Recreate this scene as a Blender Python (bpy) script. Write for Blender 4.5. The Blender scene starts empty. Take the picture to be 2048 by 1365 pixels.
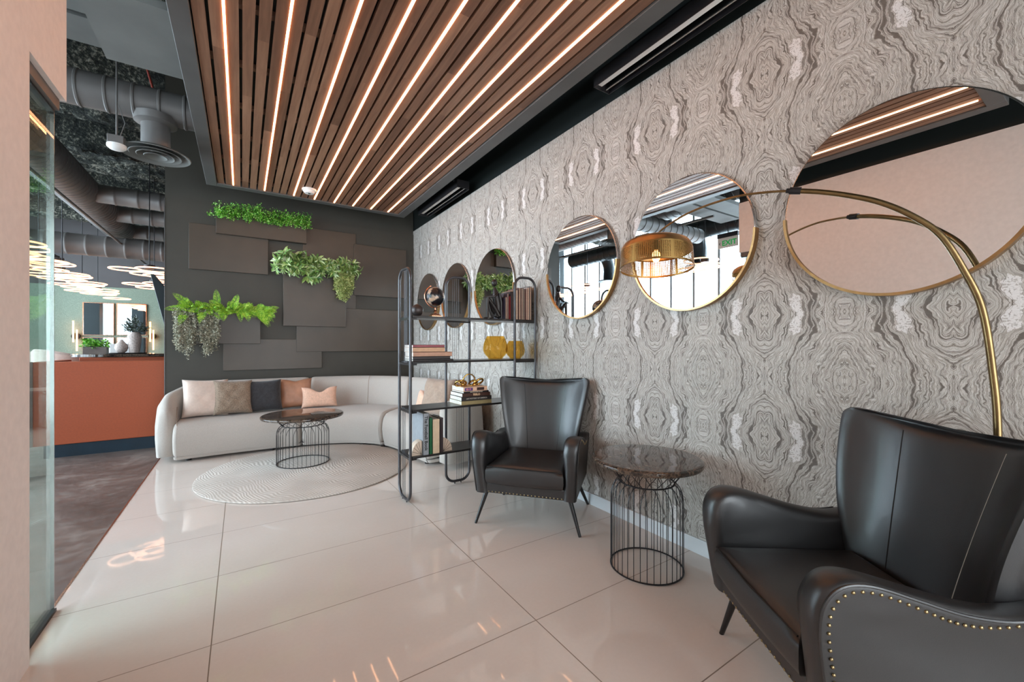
import bpy, bmesh, math, random
from mathutils import Vector, Matrix
R = random.Random(7)
PI = math.pi
sc = bpy.context.scene
C = sc.collection

# ------------------------------------------------------------------ camera, world, light
YAW = math.atan((1024 - 484) / 827.0)
cam_d = bpy.data.cameras.new('camera'); cam = bpy.data.objects.new('camera', cam_d); C.objects.link(cam)
cam_d.sensor_width = 36; cam_d.lens = 827 / 2048 * 36; cam_d.shift_y = 5.5 / 2048; cam_d.clip_start = .02
cam.location = (0, 0, 1.25); cam.rotation_euler = (PI / 2, 0, -YAW)
sc.camera = cam
vs = sc.view_settings
vs.view_transform = 'Standard'; vs.look = 'None'; vs.gamma = 1; vs.use_curve_mapping = False; vs.exposure = -0.31
w = bpy.data.worlds.new('world'); sc.world = w; w.use_nodes = True
bg = w.node_tree.nodes['Background']; bg.inputs[0].default_value = (.80, .90, 1, 1); bg.inputs[1].default_value = 2.2

def area(name, loc, rot, sx, sy, power, col):
    l = bpy.data.lights.new(name, 'AREA'); l.shape = 'RECTANGLE'; l.size = sx; l.size_y = sy
    l.energy = power; l.color = col
    o = bpy.data.objects.new(name, l); C.objects.link(o); o.location = loc; o.rotation_euler = rot
    return o
# daylight behind the long window wall on the left; added neutral fill behind the made-up glazing at the rear
area('daylight_window_wall', (-5.6, 6, 2.6), (0, -PI / 2, 0), 5.0, 18, 4600, (.72, .88, 1))
area('rear_fill_light', (.85, -2.35, 1.6), (PI / 2, 0, 0), 2.6, 2.8, 190, (.95, .98, 1))
sun = bpy.data.lights.new('sun', 'SUN'); sun.energy = 9; sun.angle = .01; sun.color = (1, .96, .9)
so = bpy.data.objects.new('sun', sun); C.objects.link(so); so.rotation_euler = Vector((.50, -.12, -.95)).to_track_quat('-Z', 'Y').to_euler()

# ------------------------------------------------------------------ material helpers
def s2l(c):
    return tuple(((x / 255) / 12.92 if x / 255 <= .04045 else ((x / 255 + .055) / 1.055) ** 2.4) for x in c)
class G:
    """tiny node-graph helper"""
    def __init__(s, name):
        s.m = bpy.data.materials.new(name); s.m.use_nodes = True; s.t = s.m.node_tree; s.b = s.t.nodes['Principled BSDF']
        s.out = s.t.nodes['Material Output']
    def n(s, typ, ins=None, **kw):
        nd = s.t.nodes.new(typ)
        for k, v in kw.items(): setattr(nd, k, v)
        for k, v in (ins or {}).items():
            if isinstance(v, bpy.types.NodeSocket): s.t.links.new(v, nd.inputs[k])
            else: nd.inputs[k].default_value = v
        return nd
    def ma(s, op, a, b=0., c=0., clamp=False):
        return s.n('ShaderNodeMath', {0: a, 1: b, 2: c}, operation=op, use_clamp=clamp).outputs[0]
    def noise(s, vec, scale, detail=3, rough=.5, dims='3D', dist=0.):
        d = {'Scale': scale, 'Detail': detail, 'Roughness': rough, 'Distortion': dist}
        if vec is not None: d['W' if dims == '1D' else 'Vector'] = vec
        return s.n('ShaderNodeTexNoise', d, noise_dimensions=dims).outputs[0]
    def ramp(s, fac, stops, interp='LINEAR'):
        r = s.n('ShaderNodeValToRGB', {0: fac}); cr = r.color_ramp; cr.interpolation = interp
        while len(cr.elements) < len(stops): cr.elements.new(.5)
        for e, (p, c) in zip(cr.elements, stops):
            e.position = p; e.color = (*s2l(c), 1) if isinstance(c, tuple) else (c, c, c, 1)
        return r.outputs[0]
    def mix(s, f, a, b, bt='MIX'):
        def cv(x): return (*s2l(x), 1) if isinstance(x, tuple) else x
        return s.n('ShaderNodeMix', {0: f, 6: cv(a), 7: cv(b)}, data_type='RGBA', blend_type=bt).outputs[2]
    def set(s, **kw):
        for k, v in kw.items():
            k = k.replace('_', ' ')
            if isinstance(v, bpy.types.NodeSocket): s.t.links.new(v, s.b.inputs[k])
            else: s.b.inputs[k].default_value = v
    def obj(s): return s.n('ShaderNodeTexCoord').outputs['Object']
    def pos(s): return s.n('ShaderNodeNewGeometry').outputs['Position']
    def bump(s, h, strength=.3, dist=.01):
        s.t.links.new(s.n('ShaderNodeBump', {'Height': h, 'Strength': strength, 'Distance': dist}).outputs[0], s.b.inputs['Normal'])

def pm(name, col, rough=.5, metal=0., nscale=8, amt=.08, bump=0., bscale=None, coat=0., spec=.5):
    g = G(name); v = g.obj()
    n = g.noise(v, nscale, 4)
    lo = tuple(max(0, c * (1 - amt)) for c in col); hi = tuple(min(255, c * (1 + amt)) for c in col)
    g.set(Base_Color=g.ramp(n, [(.3, lo), (.7, hi)]), Roughness=rough, Metallic=metal)
    g.b.inputs['Coat Weight'].default_value = coat; g.b.inputs['Coat Roughness'].default_value = .08
    g.b.inputs['Specular IOR Level'].default_value = spec
    if bump: g.bump(g.noise(v, bscale or nscale * 6, 3), bump, .004)
    return g.m
def emis(name, col, st):
    g = G(name); g.set(Base_Color=(*s2l(col), 1), Emission_Color=(*s2l(col), 1), Emission_Strength=st)
    return g.m

M = {}
M['dark_wall'] = pm('dark_wall', (58, 54, 46), .55, nscale=3, amt=.05)
M['panel'] = pm('wall_panel_laminate', (70, 59, 48), .40, nscale=4, amt=.05, bump=.05, bscale=200)
M['black_ceiling'] = pm('black_ceiling', (20, 24, 22), .45, nscale=2)
M['office_dark'] = pm('office_dark', (92, 88, 88), .7, nscale=2, amt=.04)
M['pink_wall'] = pm('white_wall', (222, 208, 200), .7, nscale=30, amt=.02)
M['white_trim'] = pm('white_trim', (205, 208, 210), .35, nscale=4, amt=.02)
M['frame_grey'] = pm('frame_grey', (82, 80, 78), .5, nscale=5, amt=.05)
M['gypsum'] = pm('gypsum_grey', (98, 98, 94), .7, nscale=4, amt=.05)
M['duct'] = pm('duct_grey', (104, 100, 97), .45, .2, nscale=3, amt=.06)
M['duct_dark'] = pm('duct_dark', (38, 44, 46), .35, .3, nscale=3, amt=.06)
M['mirror'] = pm('mirror_silver', (238, 240, 240), .0, 1, amt=0)
M['silver'] = pm('silver_edge', (190, 190, 190), .2, 1, amt=.03)
M['brass'] = pm('brushed_brass', (168, 134, 92), .34, 1, nscale=20, amt=.08)
M['lampbrass'] = pm('aged_brass', (132, 110, 76), .3, 1, nscale=20, amt=.08)
M['black_metal'] = pm('black_metal', (38, 36, 38), .38, .4, nscale=12, amt=.1)
M['grey_tube'] = pm('grey_tube', (70, 68, 70), .32, .6, nscale=12, amt=.08)
M['shelf'] = pm('shelf_black', (42, 39, 38), .3, .3, nscale=10, amt=.1)
M['orange'] = pm('orange_leather_laminate', (152, 68, 32), .5, nscale=60, amt=.04)
M['navy'] = pm('navy_plinth', (14, 34, 46), .4, amt=.1)
M['taupe'] = pm('taupe_side', (96, 84, 78), .5, amt=.1)
M['white_plastic'] = pm('white_plastic', (225, 222, 218), .4, amt=.02)
M['leather'] = pm('black_leather', (21, 20, 21), .42, nscale=9, amt=.15, bump=.06, bscale=260, coat=.12, spec=.8)
M['stitch'] = pm('stitch_thread', (170, 165, 155), .7)
M['black_seam'] = pm('black_seam', (8, 8, 8), .6)
M['nail'] = pm('brass_nail', (150, 132, 98), .3, 1, amt=.1)
M['legs'] = pm('dark_leg', (22, 20, 20), .35, amt=.1)
def fabric(name, col, amt=.12, sc_=350, bump=.5, nsc=40):
    g = G(name); v = g.obj()
    a = g.noise(v, sc_, 2); b = g.noise(v, nsc, 3)
    k = g.ma('ADD', g.ma('MULTIPLY', a, .65), g.ma('MULTIPLY', b, .35))
    lo = tuple(c * (1 - amt) for c in col); hi = tuple(min(255, c * (1 + amt)) for c in col)
    g.set(Base_Color=g.ramp(k, [(.35, lo), (.65, hi)]), Roughness=.95, Sheen_Weight=.15)
    g.bump(a, bump, .002); return g.m
M['sofa'] = fabric('sofa_boucle', (172, 162, 153), .05, 420, .5, 160)
M['cream'] = fabric('cream_fabric', (208, 186, 172), .05)
M['tweed'] = fabric('tweed_fabric', (122, 104, 88), .40, 260, .6, 120)
M['charcoal'] = fabric('charcoal_fabric', (48, 46, 48), .25)
M['tan'] = pm('tan_leather', (166, 118, 92), .45, nscale=10, amt=.08, bump=.1)
M['peach'] = fabric('peach_fabric', (216, 172, 148), .08, 200, .8)
M['taupe_fabric'] = fabric('taupe_fabric', (150, 128, 112), .1)
M['chairpale'] = fabric('pale_upholstery', (200, 178, 166), .05)

def mat_floor():
    g = G('polished_tile'); p = g.pos(); sx = g.n('ShaderNodeSeparateXYZ', {0: p})
    def line(c, off, per, wd):
        f = g.ma('PINGPONG', g.ma('SUBTRACT', c, off), per / 2)
        return g.ma('LESS_THAN', f, wd)
    l = g.ma('MAXIMUM', line(sx.outputs[0], -.107, 1.219, .0022), line(sx.outputs[1], 2.115, .61, .0022))
    n = g.noise(p, 1.5, 4); n2 = g.noise(p, 60, 2)
    col = g.ramp(g.ma('ADD', g.ma('MULTIPLY', n, .8), g.ma('MULTIPLY', n2, .2)), [(.35, (203, 190, 180)), (.65, (210, 198, 189))])
    g.set(Base_Color=g.mix(l, col, (128, 112, 98)), Roughness=g.ma('ADD', .035, g.ma('MULTIPLY', l, .4)))
    g.b.inputs['Specular IOR Level'].default_value = .55
    g.bump(g.noise(p, 4, 2), .02, .01)
    return g.m
def mat_concrete():
    g = G('brown_concrete'); p = g.pos()
    n = g.noise(p, 1.6, 6, .6, dist=.6); n2 = g.noise(p, 14, 4, .6)
    g.set(Base_Color=g.ramp(g.ma('ADD', g.ma('MULTIPLY', n, .7), g.ma('MULTIPLY', n2, .3)), [(.35, (74, 64, 58)), (.52, (100, 88, 82)), (.68, (136, 124, 116))]),
          Roughness=g.ramp(n2, [(.3, .28), (.7, .5)]))
    return g.m
def mat_wallpaper():
    g = G('agate_wallpaper'); p = g.pos(); sx = g.n('ShaderNodeSeparateXYZ', {0: p})
    W, Hh = .342, .3145
    u = g.ma('DIVIDE', g.ma('PINGPONG', g.ma('SUBTRACT', sx.outputs[1], 1.085), W), W)
    v = g.ma('DIVIDE', g.ma('PINGPONG', g.ma('SUBTRACT', sx.outputs[2], .767), Hh), Hh)
    vec = g.n('ShaderNodeCombineXYZ', {0: u, 1: v, 2: 0.}).outputs[0]
    def cen(x, k): return g.ma('MULTIPLY', g.ma('SUBTRACT', x, .5), k)
    def off(o): return g.n('ShaderNodeVectorMath', {0: vec, 1: (o, o * 1.7, o)}, operation='ADD').outputs[0]
    u1 = g.ma('ADD', u, g.ma('ADD', cen(g.noise(off(3.1), 3.0, 2), .26), cen(g.noise(off(7.7), 11, 3), .07)))
    v1 = g.ma('ADD', v, cen(g.noise(off(5.3), 2.6, 2), .22))
    one = lambda x: g.ma('SUBTRACT', 1.0, x)
    mx0 = lambda x: g.ma('MAXIMUM', x, 0.)
    ab = lambda x: g.ma('ABSOLUTE', x)
    # wavy border between the narrow-lens column and the wide-lens column
    bd = g.ma('ADD', .5, g.ma('MULTIPLY', g.ma('COSINE', g.ma('MULTIPLY', v, PI)), .13))
    isA = g.ma('LESS_THAN', u1, bd)
    xA = g.ma('POWER', g.ma('DIVIDE', ab(u1), bd), 1.15); xB = g.ma('POWER', g.ma('DIVIDE', mx0(one(u1)), one(bd)), 1.15)
    kA = mx0(one(g.ma('POWER', g.ma('DIVIDE', ab(v1), .74), 1.25)))
    kB = g.ma('ADD', mx0(one(g.ma('POWER', g.ma('DIVIDE', ab(one(v1)), .70), 1.7))), g.ma('MULTIPLY', mx0(one(g.ma('DIVIDE', ab(v1), .26))), .35))
    FA = g.ma('SUBTRACT', xA, g.ma('MULTIPLY', g.ma('MULTIPLY', kA, 1.25), one(xA)))
    FB = g.ma('SUBTRACT', xB, g.ma('MULTIPLY', g.ma('MULTIPLY', kB, 1.25), one(xB)))
    f = g.ma('ADD', g.ma('MULTIPLY', isA, FA), g.ma('MULTIPLY', one(isA), g.ma('SUBTRACT', 2., FB)))
    fine = g.ma('ADD', cen(g.noise(off(1.3), 30, 3), .05), cen(g.noise(off(4.3), 9, 3), .09))
    fz = g.ma('ADD', f, fine)
    wv = g.n('ShaderNodeCombineXYZ', {0: g.ma('MULTIPLY_ADD', fz, 6.5, 14.2), 1: g.ma('MULTIPLY', v, 1.2), 2: g.ma('MULTIPLY', u, .6)}).outputs[0]
    b1 = g.noise(wv, 1.0, 3, .66)
    ln = g.ma('SINE', g.ma('MULTIPLY', fz, 42.))
    b = g.ma('ADD', b1, g.ma('MULTIPLY', ln, .05))
    col = g.ramp(b, [(.30, (92, 84, 77)), (.385, (100, 92, 84)), (.41, (160, 151, 144)), (.45, (192, 187, 180)), (.475, (138, 130, 120)), (.505, (172, 165, 156)), (.535, (198, 194, 188)), (.575, (150, 142, 132)), (.60, (190, 184, 176)), (.635, (104, 96, 88)), (.70, (180, 172, 165))])
    l2 = g.ma('PINGPONG', g.ma('ADD', fz, cen(b1, .10)), .075)
    col = g.mix(g.ma('MULTIPLY', g.ma('LESS_THAN', l2, .008), .75), col, (96, 88, 81))
    # pale chalky blotches beside the narrow lenses with radial ticks, dark rim outside
    nearA = g.ma('MULTIPLY', isA, g.ma('LESS_THAN', g.ma('ADD', ab(v1), g.ma('MULTIPLY', ab(g.ma('SUBTRACT', fz, .45)), .5)), .34))
    band = g.ma('MULTIPLY', g.ma('GREATER_THAN', fz, .18), g.ma('LESS_THAN', fz, .62))
    tick = g.noise(off(9.1), 46, 2, .4)
    pale = g.mix(g.ma('LESS_THAN', tick, .44), (210, 206, 203), (172, 166, 160))
    col = g.mix(g.ma('MULTIPLY', g.ma('MULTIPLY', nearA, band), g.ma('GREATER_THAN', b1, .44)), col, pale)
    rim = g.ma('MULTIPLY', g.ma('GREATER_THAN', fz, .66), g.ma('LESS_THAN', fz, .78))
    col = g.mix(g.ma('MULTIPLY', g.ma('MULTIPLY', rim, nearA), .75), col, (106, 98, 91))
    # torn dark patches where the two columns meet
    vn = g.noise(g.n('ShaderNodeCombineXYZ', {0: g.ma('MULTIPLY', fz, 1.6), 1: g.ma('MULTIPLY', v, .7), 2: .3}).outputs[0], 6.5, 6, .7)
    mid = g.ma('LESS_THAN', ab(g.ma('SUBTRACT', fz, 1.05)), .5)
    col = g.mix(g.ma('MULTIPLY', g.ma('MULTIPLY', g.ma('GREATER_THAN', vn, .60), mid), .75), col, (106, 98, 91))
    cr = g.n('ShaderNodeTexVoronoi', {'Vector': vec, 'Scale': 26.}, feature='DISTANCE_TO_EDGE').outputs[0]
    col = g.mix(g.ma('MULTIPLY', g.ma('LESS_THAN', cr, .03), .25), col, (120, 112, 105))
    g.set(Base_Color=col, Roughness=.6)
    return g.m
def mat_wood():
    g = G('slat_wood'); v = g.obj(); sx = g.n('ShaderNodeSeparateXYZ', {0: v})
    idx = g.ma('FLOOR', g.ma('DIVIDE', g.ma('ADD', sx.outputs[0], .236), .0765))
    seg = g.ma('FLOOR', g.ma('ADD', g.ma('DIVIDE', sx.outputs[1], 1.9), g.ma('MULTIPLY', g.ma('FRACT', g.ma('MULTIPLY', idx, .37)), 1.0)))
    rnd = g.n('ShaderNodeTexWhiteNoise', {0: g.n('ShaderNodeCombineXYZ', {0: idx, 1: seg, 2: 0.}).outputs[0]}).outputs[0]
    gv = g.n('ShaderNodeVectorMath', {0: v, 1: (38., 2.2, 20.)}, operation='MULTIPLY').outputs[0]
    gv = g.n('ShaderNodeVectorMath', {0: gv, 1: g.n('ShaderNodeCombineXYZ', {0: g.ma('MULTIPLY', rnd, 9.), 1: g.ma('MULTIPLY', rnd, 37.), 2: 0.}).outputs[0]}, operation='ADD').outputs[0]
    n = g.noise(gv, 1.0, 5, .6, dist=.5)
    t = g.ma('ADD', g.ma('MULTIPLY', n, .6), g.ma('MULTIPLY', rnd, .4))
    g.set(Base_Color=g.ramp(t, [(.25, (98, 66, 48)), (.5, (128, 90, 68)), (.75, (158, 118, 92))]), Roughness=.5)
    return g.m
def mat_granite():
    g = G('dark_granite'); v = g.obj()
    n = g.noise(v, 9, 6, .7, dist=1.2); vo = g.n('ShaderNodeTexVoronoi', {'Vector': v, 'Scale': 60.}).outputs[0]
    t = g.ma('ADD', g.ma('MULTIPLY', n, .8), g.ma('MULTIPLY', vo, .25))
    g.set(Base_Color=g.ramp(t, [(.36, (24, 20, 18)), (.5, (58, 48, 42)), (.58, (96, 78, 64)), (.64, (48, 42, 38)), (.75, (150, 132, 114))]), Roughness=.06)
    return g.m
def mat_rug():
    g = G('rug_wool'); v = g.obj(); sx = g.n('ShaderNodeSeparateXYZ', {0: v})
    n = g.noise(v, 1.4, 3, .5); nf = g.noise(v, 120, 2)
    ph = g.ma('ADD', g.ma('MULTIPLY', g.ma('ADD', sx.outputs[0], g.ma('MULTIPLY', sx.outputs[1], .35)), 240.), g.ma('MULTIPLY', n, 100.))
    sw = g.ma('ADD', g.ma('MULTIPLY', g.ma('SINE', ph), .5), .5)
    msk = g.ramp(g.noise(v, 2.2, 2), [(.35, .25), (.6, 1.)])
    k = g.ma('MULTIPLY', sw, msk)
    col = g.mix(k, (166, 154, 143), (212, 202, 192))
    col = g.mix(g.ma('MULTIPLY', nf, .5), col, (176, 165, 156))
    g.set(Base_Color=col, Roughness=1.)
    g.bump(g.ma('ADD', g.ma('MULTIPLY', sw, msk), nf), .35, .004)
    return g.m
def mat_glass(name, tint, fr=.1, rough=0.):
    g = G(name); t = g.t
    tr = g.n('ShaderNodeBsdfTransparent', {0: (*tint, 1)}); gl = g.n('ShaderNodeBsdfGlossy', {'Color': (1, 1, 1, 1), 'Roughness': rough})
    f = g.n('ShaderNodeFresnel', {0: 1.5}).outputs[0]
    mx = g.n('ShaderNodeMixShader', {0: g.ma('MULTIPLY', f, fr, clamp=True), 1: tr.outputs[0], 2: gl.outputs[0]})
    t.links.new(mx.outputs[0], g.out.inputs[0]); return g.m
def mat_leaf(name, cols, rough=.45):
    g = G(name); v = g.n('ShaderNodeNewGeometry').outputs['Random Per Island']
    n = g.noise(g.obj(), 5, 2)
    k = g.ma('ADD', g.ma('MULTIPLY', v, .7), g.ma('MULTIPLY', n, .3))
    st = [(i / (len(cols) - 1) * .8 + .1, c) for i, c in enumerate(cols)]
    g.set(Base_Color=g.ramp(k, st), Roughness=rough)
    g.b.inputs['Subsurface Weight'].default_value = 0
    g.b.inputs['Transmission Weight'].default_value = 0
    return g.m
def mat_deck():
    g = G('sprayed_deck'); p = g.pos()
    n = g.noise(p, 3.0, 8, .75, dist=.8); n2 = g.noise(p, 26, 4, .7)
    t = g.ma('ADD', g.ma('MULTIPLY', n, .5), g.ma('MULTIPLY', n2, .5))
    g.set(Base_Color=g.ramp(t, [(.42, (16, 18, 14)), (.52, (56, 58, 50)), (.62, (168, 162, 146))]), Roughness=.9)
    g.bump(t, 1., .08); return g.m
def mat_greenpaper():
    g = G('green_pattern_paper'); p = g.pos()
    v = g.n('ShaderNodeTexVoronoi', {'Vector': p, 'Scale': 48.}, feature='DISTANCE_TO_EDGE').outputs[0]
    g.set(Base_Color=g.ramp(v, [(.02, (152, 164, 146)), (.2, (130, 145, 126)), (.5, (121, 137, 118))]), Roughness=.6); return g.m
def mat_globe():
    g = G('globe_map'); v = g.obj()
    n = g.noise(v, 14, 5, .55)
    g.set(Base_Color=g.ramp(n, [(.52, (18, 18, 24)), (.55, (150, 136, 124)), (.62, (190, 156, 130))]), Roughness=.3, Metallic=.1); return g.m
def mat_screenpat():
    g = G('shade_brass'); g.set(Base_Color=(*s2l((184, 146, 88)), 1), Metallic=1., Roughness=.3)
    tc = g.n('ShaderNodeUVMap').outputs[0]; sx = g.n('ShaderNodeSeparateXYZ', {0: tc})
    def hole(c): return g.ma('ABSOLUTE', g.ma('SUBTRACT', g.ma('FRACT', c), .5))
    h = g.ma('MULTIPLY', g.ma('LESS_THAN', hole(sx.outputs[0]), .27), g.ma('LESS_THAN', hole(sx.outputs[1]), .27))
    # solid top band, bottom rim and six vertical solid strips
    inb = g.ma('MULTIPLY', g.ma('GREATER_THAN', sx.outputs[1], 1.), g.ma('LESS_THAN', sx.outputs[1], 12.))
    st = g.ma('GREATER_THAN', g.ma('MODULO', sx.outputs[0], 19.), 1.5)
    h = g.ma('MULTIPLY', g.ma('MULTIPLY', h, inb), st)
    g.set(Alpha=g.ma('SUBTRACT', 1., h)); return g.m
M.update(floor=mat_floor(), concrete=mat_concrete(), wallpaper=mat_wallpaper(), wood=mat_wood(), granite=mat_granite(), rug=mat_rug(),
         glass=mat_glass('partition_glass', (.88, .97, .94), .38), windowglass=mat_glass('window_glass', (.97, .99, 1), .5),
         deck=mat_deck(), greenpaper=mat_greenpaper(), globe=mat_globe(), shade=mat_screenpat(),
         boxleaf=mat_leaf('boxwood_leaf', [(34, 92, 14), (72, 150, 30), (120, 186, 52), (190, 216, 130)]),
         fernleaf=mat_leaf('fern_leaf', [(48, 120, 26), (110, 176, 34), (166, 212, 50), (222, 232, 110)]),
         broadleaf=mat_leaf('broad_leaf', [(52, 84, 38), (104, 142, 66), (162, 188, 110), (220, 232, 196)]),
         greyleaf=mat_leaf('grey_trailing_leaf', [(78, 78, 64), (136, 134, 114), (178, 174, 152), (212, 206, 186)], .7),
         paleleaf=mat_leaf('pale_trailing_leaf', [(86, 104, 44), (140, 158, 82), (184, 192, 120), (214, 214, 156)], .6),
         led=emis('led_strip', (255, 180, 128), 14), ring=emis('ring_light', (255, 190, 150), 3.6), bulb=emis('lamp_bulb', (255, 170, 90), 18),
         sconce=emis('sconce_tube', (255, 170, 110), 8), exitg=emis('exit_green', (0, 150, 70), .8))
def amber():
    g = G('amber_glass'); g.set(Base_Color=(*s2l((176, 138, 62)), 1), Roughness=.03)
    tr = g.n('ShaderNodeBsdfTransparent', {0: (*s2l((250, 234, 190)), 1)})
    n = g.noise(g.obj(), 30, 3)
    mx = g.n('ShaderNodeMixShader', {0: g.ramp(n, [(.3, .06), (.7, .16)]), 1: tr.outputs[0], 2: g.b.outputs[0]})
    g.t.links.new(mx.outputs[0], g.out.inputs[0]); return g.m
M['amber'] = amber()

# ------------------------------------------------------------------ mesh helpers
class MB:
    def __init__(s): s.v = []; s.f = []
    def add(s, vs, fs):
        o = len(s.v); s.v += [tuple(v) for v in vs]; s.f += [tuple(i + o for i in f) for f in fs]; return s
    def box(s, x0, y0, z0, x1, y1, z1):
        return s.add([(x0, y0, z0), (x1, y0, z0), (x1, y1, z0), (x0, y1, z0), (x0, y0, z1), (x1, y0, z1), (x1, y1, z1), (x0, y1, z1)],
                     [(3, 2, 1, 0), (4, 5, 6, 7), (0, 1, 5, 4), (1, 2, 6, 5), (2, 3, 7, 6), (3, 0, 4, 7)])
    def tube(s, pts, r, seg=10, closed=False, cap=True):
        pts = [Vector(p) for p in pts]; n = len(pts)
        rr = r if isinstance(r, (list, tuple)) else [r] * n
        vs = []; up = None
        for i, p in enumerate(pts):
            a = pts[(i - 1) % n] if (closed or i > 0) else p; b = pts[(i + 1) % n] if (closed or i < n - 1) else p
            t = (b - a).normalized()
            if up is None:
                up = Vector((0, 0, 1)) if abs(t.z) < .9 else Vector((1, 0, 0))
            x = (up - t * up.dot(t))
            if x.length < 1e-6: x = t.orthogonal()
            x.normalize(); y = t.cross(x); up = x
            for k in range(seg):
                an = 2 * PI * k / seg; vs.append(p + (x * math.cos(an) + y * math.sin(an)) * rr[i])
        fs = []
        for i in range(n if closed else n - 1):
            j = (i + 1) % n
            for k in range(seg):
                l = (k + 1) % seg; fs.append((i * seg + k, i * seg + l, j * seg + l, j * seg + k))
        if cap and not closed: fs += [tuple(reversed(range(seg))), tuple(range((n - 1) * seg, n * seg))]
        return s.add(vs, fs)
    def cyl(s, a, b, r, r2=None, seg=24): return s.tube([a, b], [r, r if r2 is None else r2], seg)
    def lathe(s, prof, c=(0, 0, 0), seg=32, cap=True, axis='z'):
        vs = []; n = len(prof)
        for (r, z) in prof:
            for k in range(seg):
                a = 2 * PI * k / seg; x, y = r * math.cos(a), r * math.sin(a)
                if axis == 'z': vs.append((c[0] + x, c[1] + y, c[2] + z))
                elif axis == 'x': vs.append((c[0] + z, c[1] + x, c[2] + y))
                else: vs.append((c[0] + x, c[1] + z, c[2] + y))
        fs = [(i * seg + k, i * seg + (k + 1) % seg, (i + 1) * seg + (k + 1) % seg, (i + 1) * seg + k) for i in range(n - 1) for k in range(seg)]
        if cap: fs += [tuple(reversed(range(seg))), tuple(range((n - 1) * seg, n * seg))]
        return s.add(vs, fs)
    def ball(s, c, rx, ry=None, rz=None, seg=20, rings=12):
        ry = rx if ry is None else ry; rz = rx if rz is None else rz
        vs = [(c[0], c[1], c[2] - rz)]
        for i in range(1, rings):
            t = -PI / 2 + PI * i / rings
            for k in range(seg):
                a = 2 * PI * k / seg; vs.append((c[0] + rx * math.cos(t) * math.cos(a), c[1] + ry * math.cos(t) * math.sin(a), c[2] + rz * math.sin(t)))
        vs.append((c[0], c[1], c[2] + rz)); L = len(vs) - 1; fs = []
        for k in range(seg): fs.append((0, 1 + (k + 1) % seg, 1 + k)); fs.append((L, L - seg + k, L - seg + (k + 1) % seg))
        for i in range(rings - 2):
            for k in range(seg):
                a = 1 + i * seg + k; b = 1 + i * seg + (k + 1) % seg; fs.append((a, b, b + seg, a + seg))
        return s.add(vs, fs)
    def prism(s, poly, lo, hi, axis='z'):
        n = len(poly)
        def P(a, b, h): return (a, b, h) if axis == 'z' else ((h, a, b) if axis == 'x' else (a, h, b))
        vs = [P(a, b, lo) for a, b in poly] + [P(a, b, hi) for a, b in poly]
        fs = [tuple(reversed(range(n))), tuple(range(n, 2 * n))] + [(i, (i + 1) % n, n + (i + 1) % n, n + i) for i in range(n)]
        return s.add(vs, fs)
    def loft(s, secs, cap=True, closed=True):
        m = len(secs[0]); vs = [p for q in secs for p in q]; fs = []
        for i in range(len(secs) - 1):
            for k in range(m if closed else m - 1):
                l = (k + 1) % m; fs.append((i * m + k, i * m + l, (i + 1) * m + l, (i + 1) * m + k))
        if cap: fs += [tuple(reversed(range(m))), tuple(range((len(secs) - 1) * m, len(secs) * m))]
        return s.add(vs, fs)
    def xf(s, mat): s.v = [tuple(mat @ Vector(v)) for v in s.v]; return s
    def build(s, name, mat, parent=None, smooth=True, bevel=0, bseg=3, subd=0, ang=40, label=None, kind=None, loc=None):
        me = bpy.data.meshes.new(name); me.from_pydata(s.v, [], s.f); me.validate()
        bm = bmesh.new(); bm.from_mesh(me); bmesh.ops.recalc_face_normals(bm, faces=bm.faces[:]); bm.to_mesh(me); bm.free()
        me.materials.append(M[mat] if isinstance(mat, str) else mat)
        if smooth:
            me.polygons.foreach_set('use_smooth', [True] * len(me.polygons)); me.set_sharp_from_angle(angle=math.radians(ang))
        o = bpy.data.objects.new(name, me); C.objects.link(o)
        if parent: o.parent = parent
        if loc: o.location = loc
        if bevel:
            b = o.modifiers.new('b', 'BEVEL'); b.width = bevel; b.segments = bseg; b.limit_method = 'ANGLE'; b.angle_limit = math.radians(40)
            b.harden_normals = False
        if subd:
            q = o.modifiers.new('s', 'SUBSURF'); q.levels = subd; q.render_levels = subd
        if label: o['label'] = label
        if kind: o['kind'] = kind
        return o
def thing(name, label, cat, loc=(0, 0, 0), rz=0, group=None, rot=None):
    o = bpy.data.objects.new(name, None); C.objects.link(o); o.location = loc
    o.rotation_euler = rot or (0, 0, rz); o.empty_display_size = .1
    o['label'] = label; o['category'] = cat
    if group: o['group'] = group
    return o
def tag(o, label, cat, group=None):
    o['label'] = label; o['category'] = cat
    if group: o['group'] = group
    return o
def struct(name, mb, mat, **k):
    o = mb.build(name, mat, kind='structure', **k); return o
def catmull(pts, n, closed=False):
    P = [Vector(p) for p in pts]; L = len(P); out = []
    segs = L if closed else L - 1
    for i in range(segs):
        p0 = P[(i - 1) % L] if closed or i > 0 else P[0]; p1 = P[i]; p2 = P[(i + 1) % L]
        p3 = P[(i + 2) % L] if closed or i + 2 < L else P[-1]
        for k in range(n):
            t = k / n
            out.append(.5 * ((2 * p1) + (-p0 + p2) * t + (2 * p0 - 5 * p1 + 4 * p2 - p3) * t * t + (-p0 + 3 * p1 - 3 * p2 + p3) * t ** 3))
    if not closed: out.append(P[-1])
    return out
def text(body, size, mat, parent, M4, name='title', depth=.0006):
    cu = bpy.data.curves.new(name, 'FONT'); cu.body = body; cu.size = size; cu.align_x = 'CENTER'; cu.align_y = 'CENTER'; cu.extrude = depth; cu.offset = size * .02
    o = bpy.data.objects.new(name, cu); C.objects.link(o)
    me = bpy.data.meshes.new_from_object(o.evaluated_get(bpy.context.evaluated_depsgraph_get()))
    bpy.data.objects.remove(o)
    me.transform(M4); me.materials.clear(); me.materials.append(mat if not isinstance(mat, str) else M[mat])
    p = bpy.data.objects.new(name, me); C.objects.link(p); p.parent = parent; return p

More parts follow.
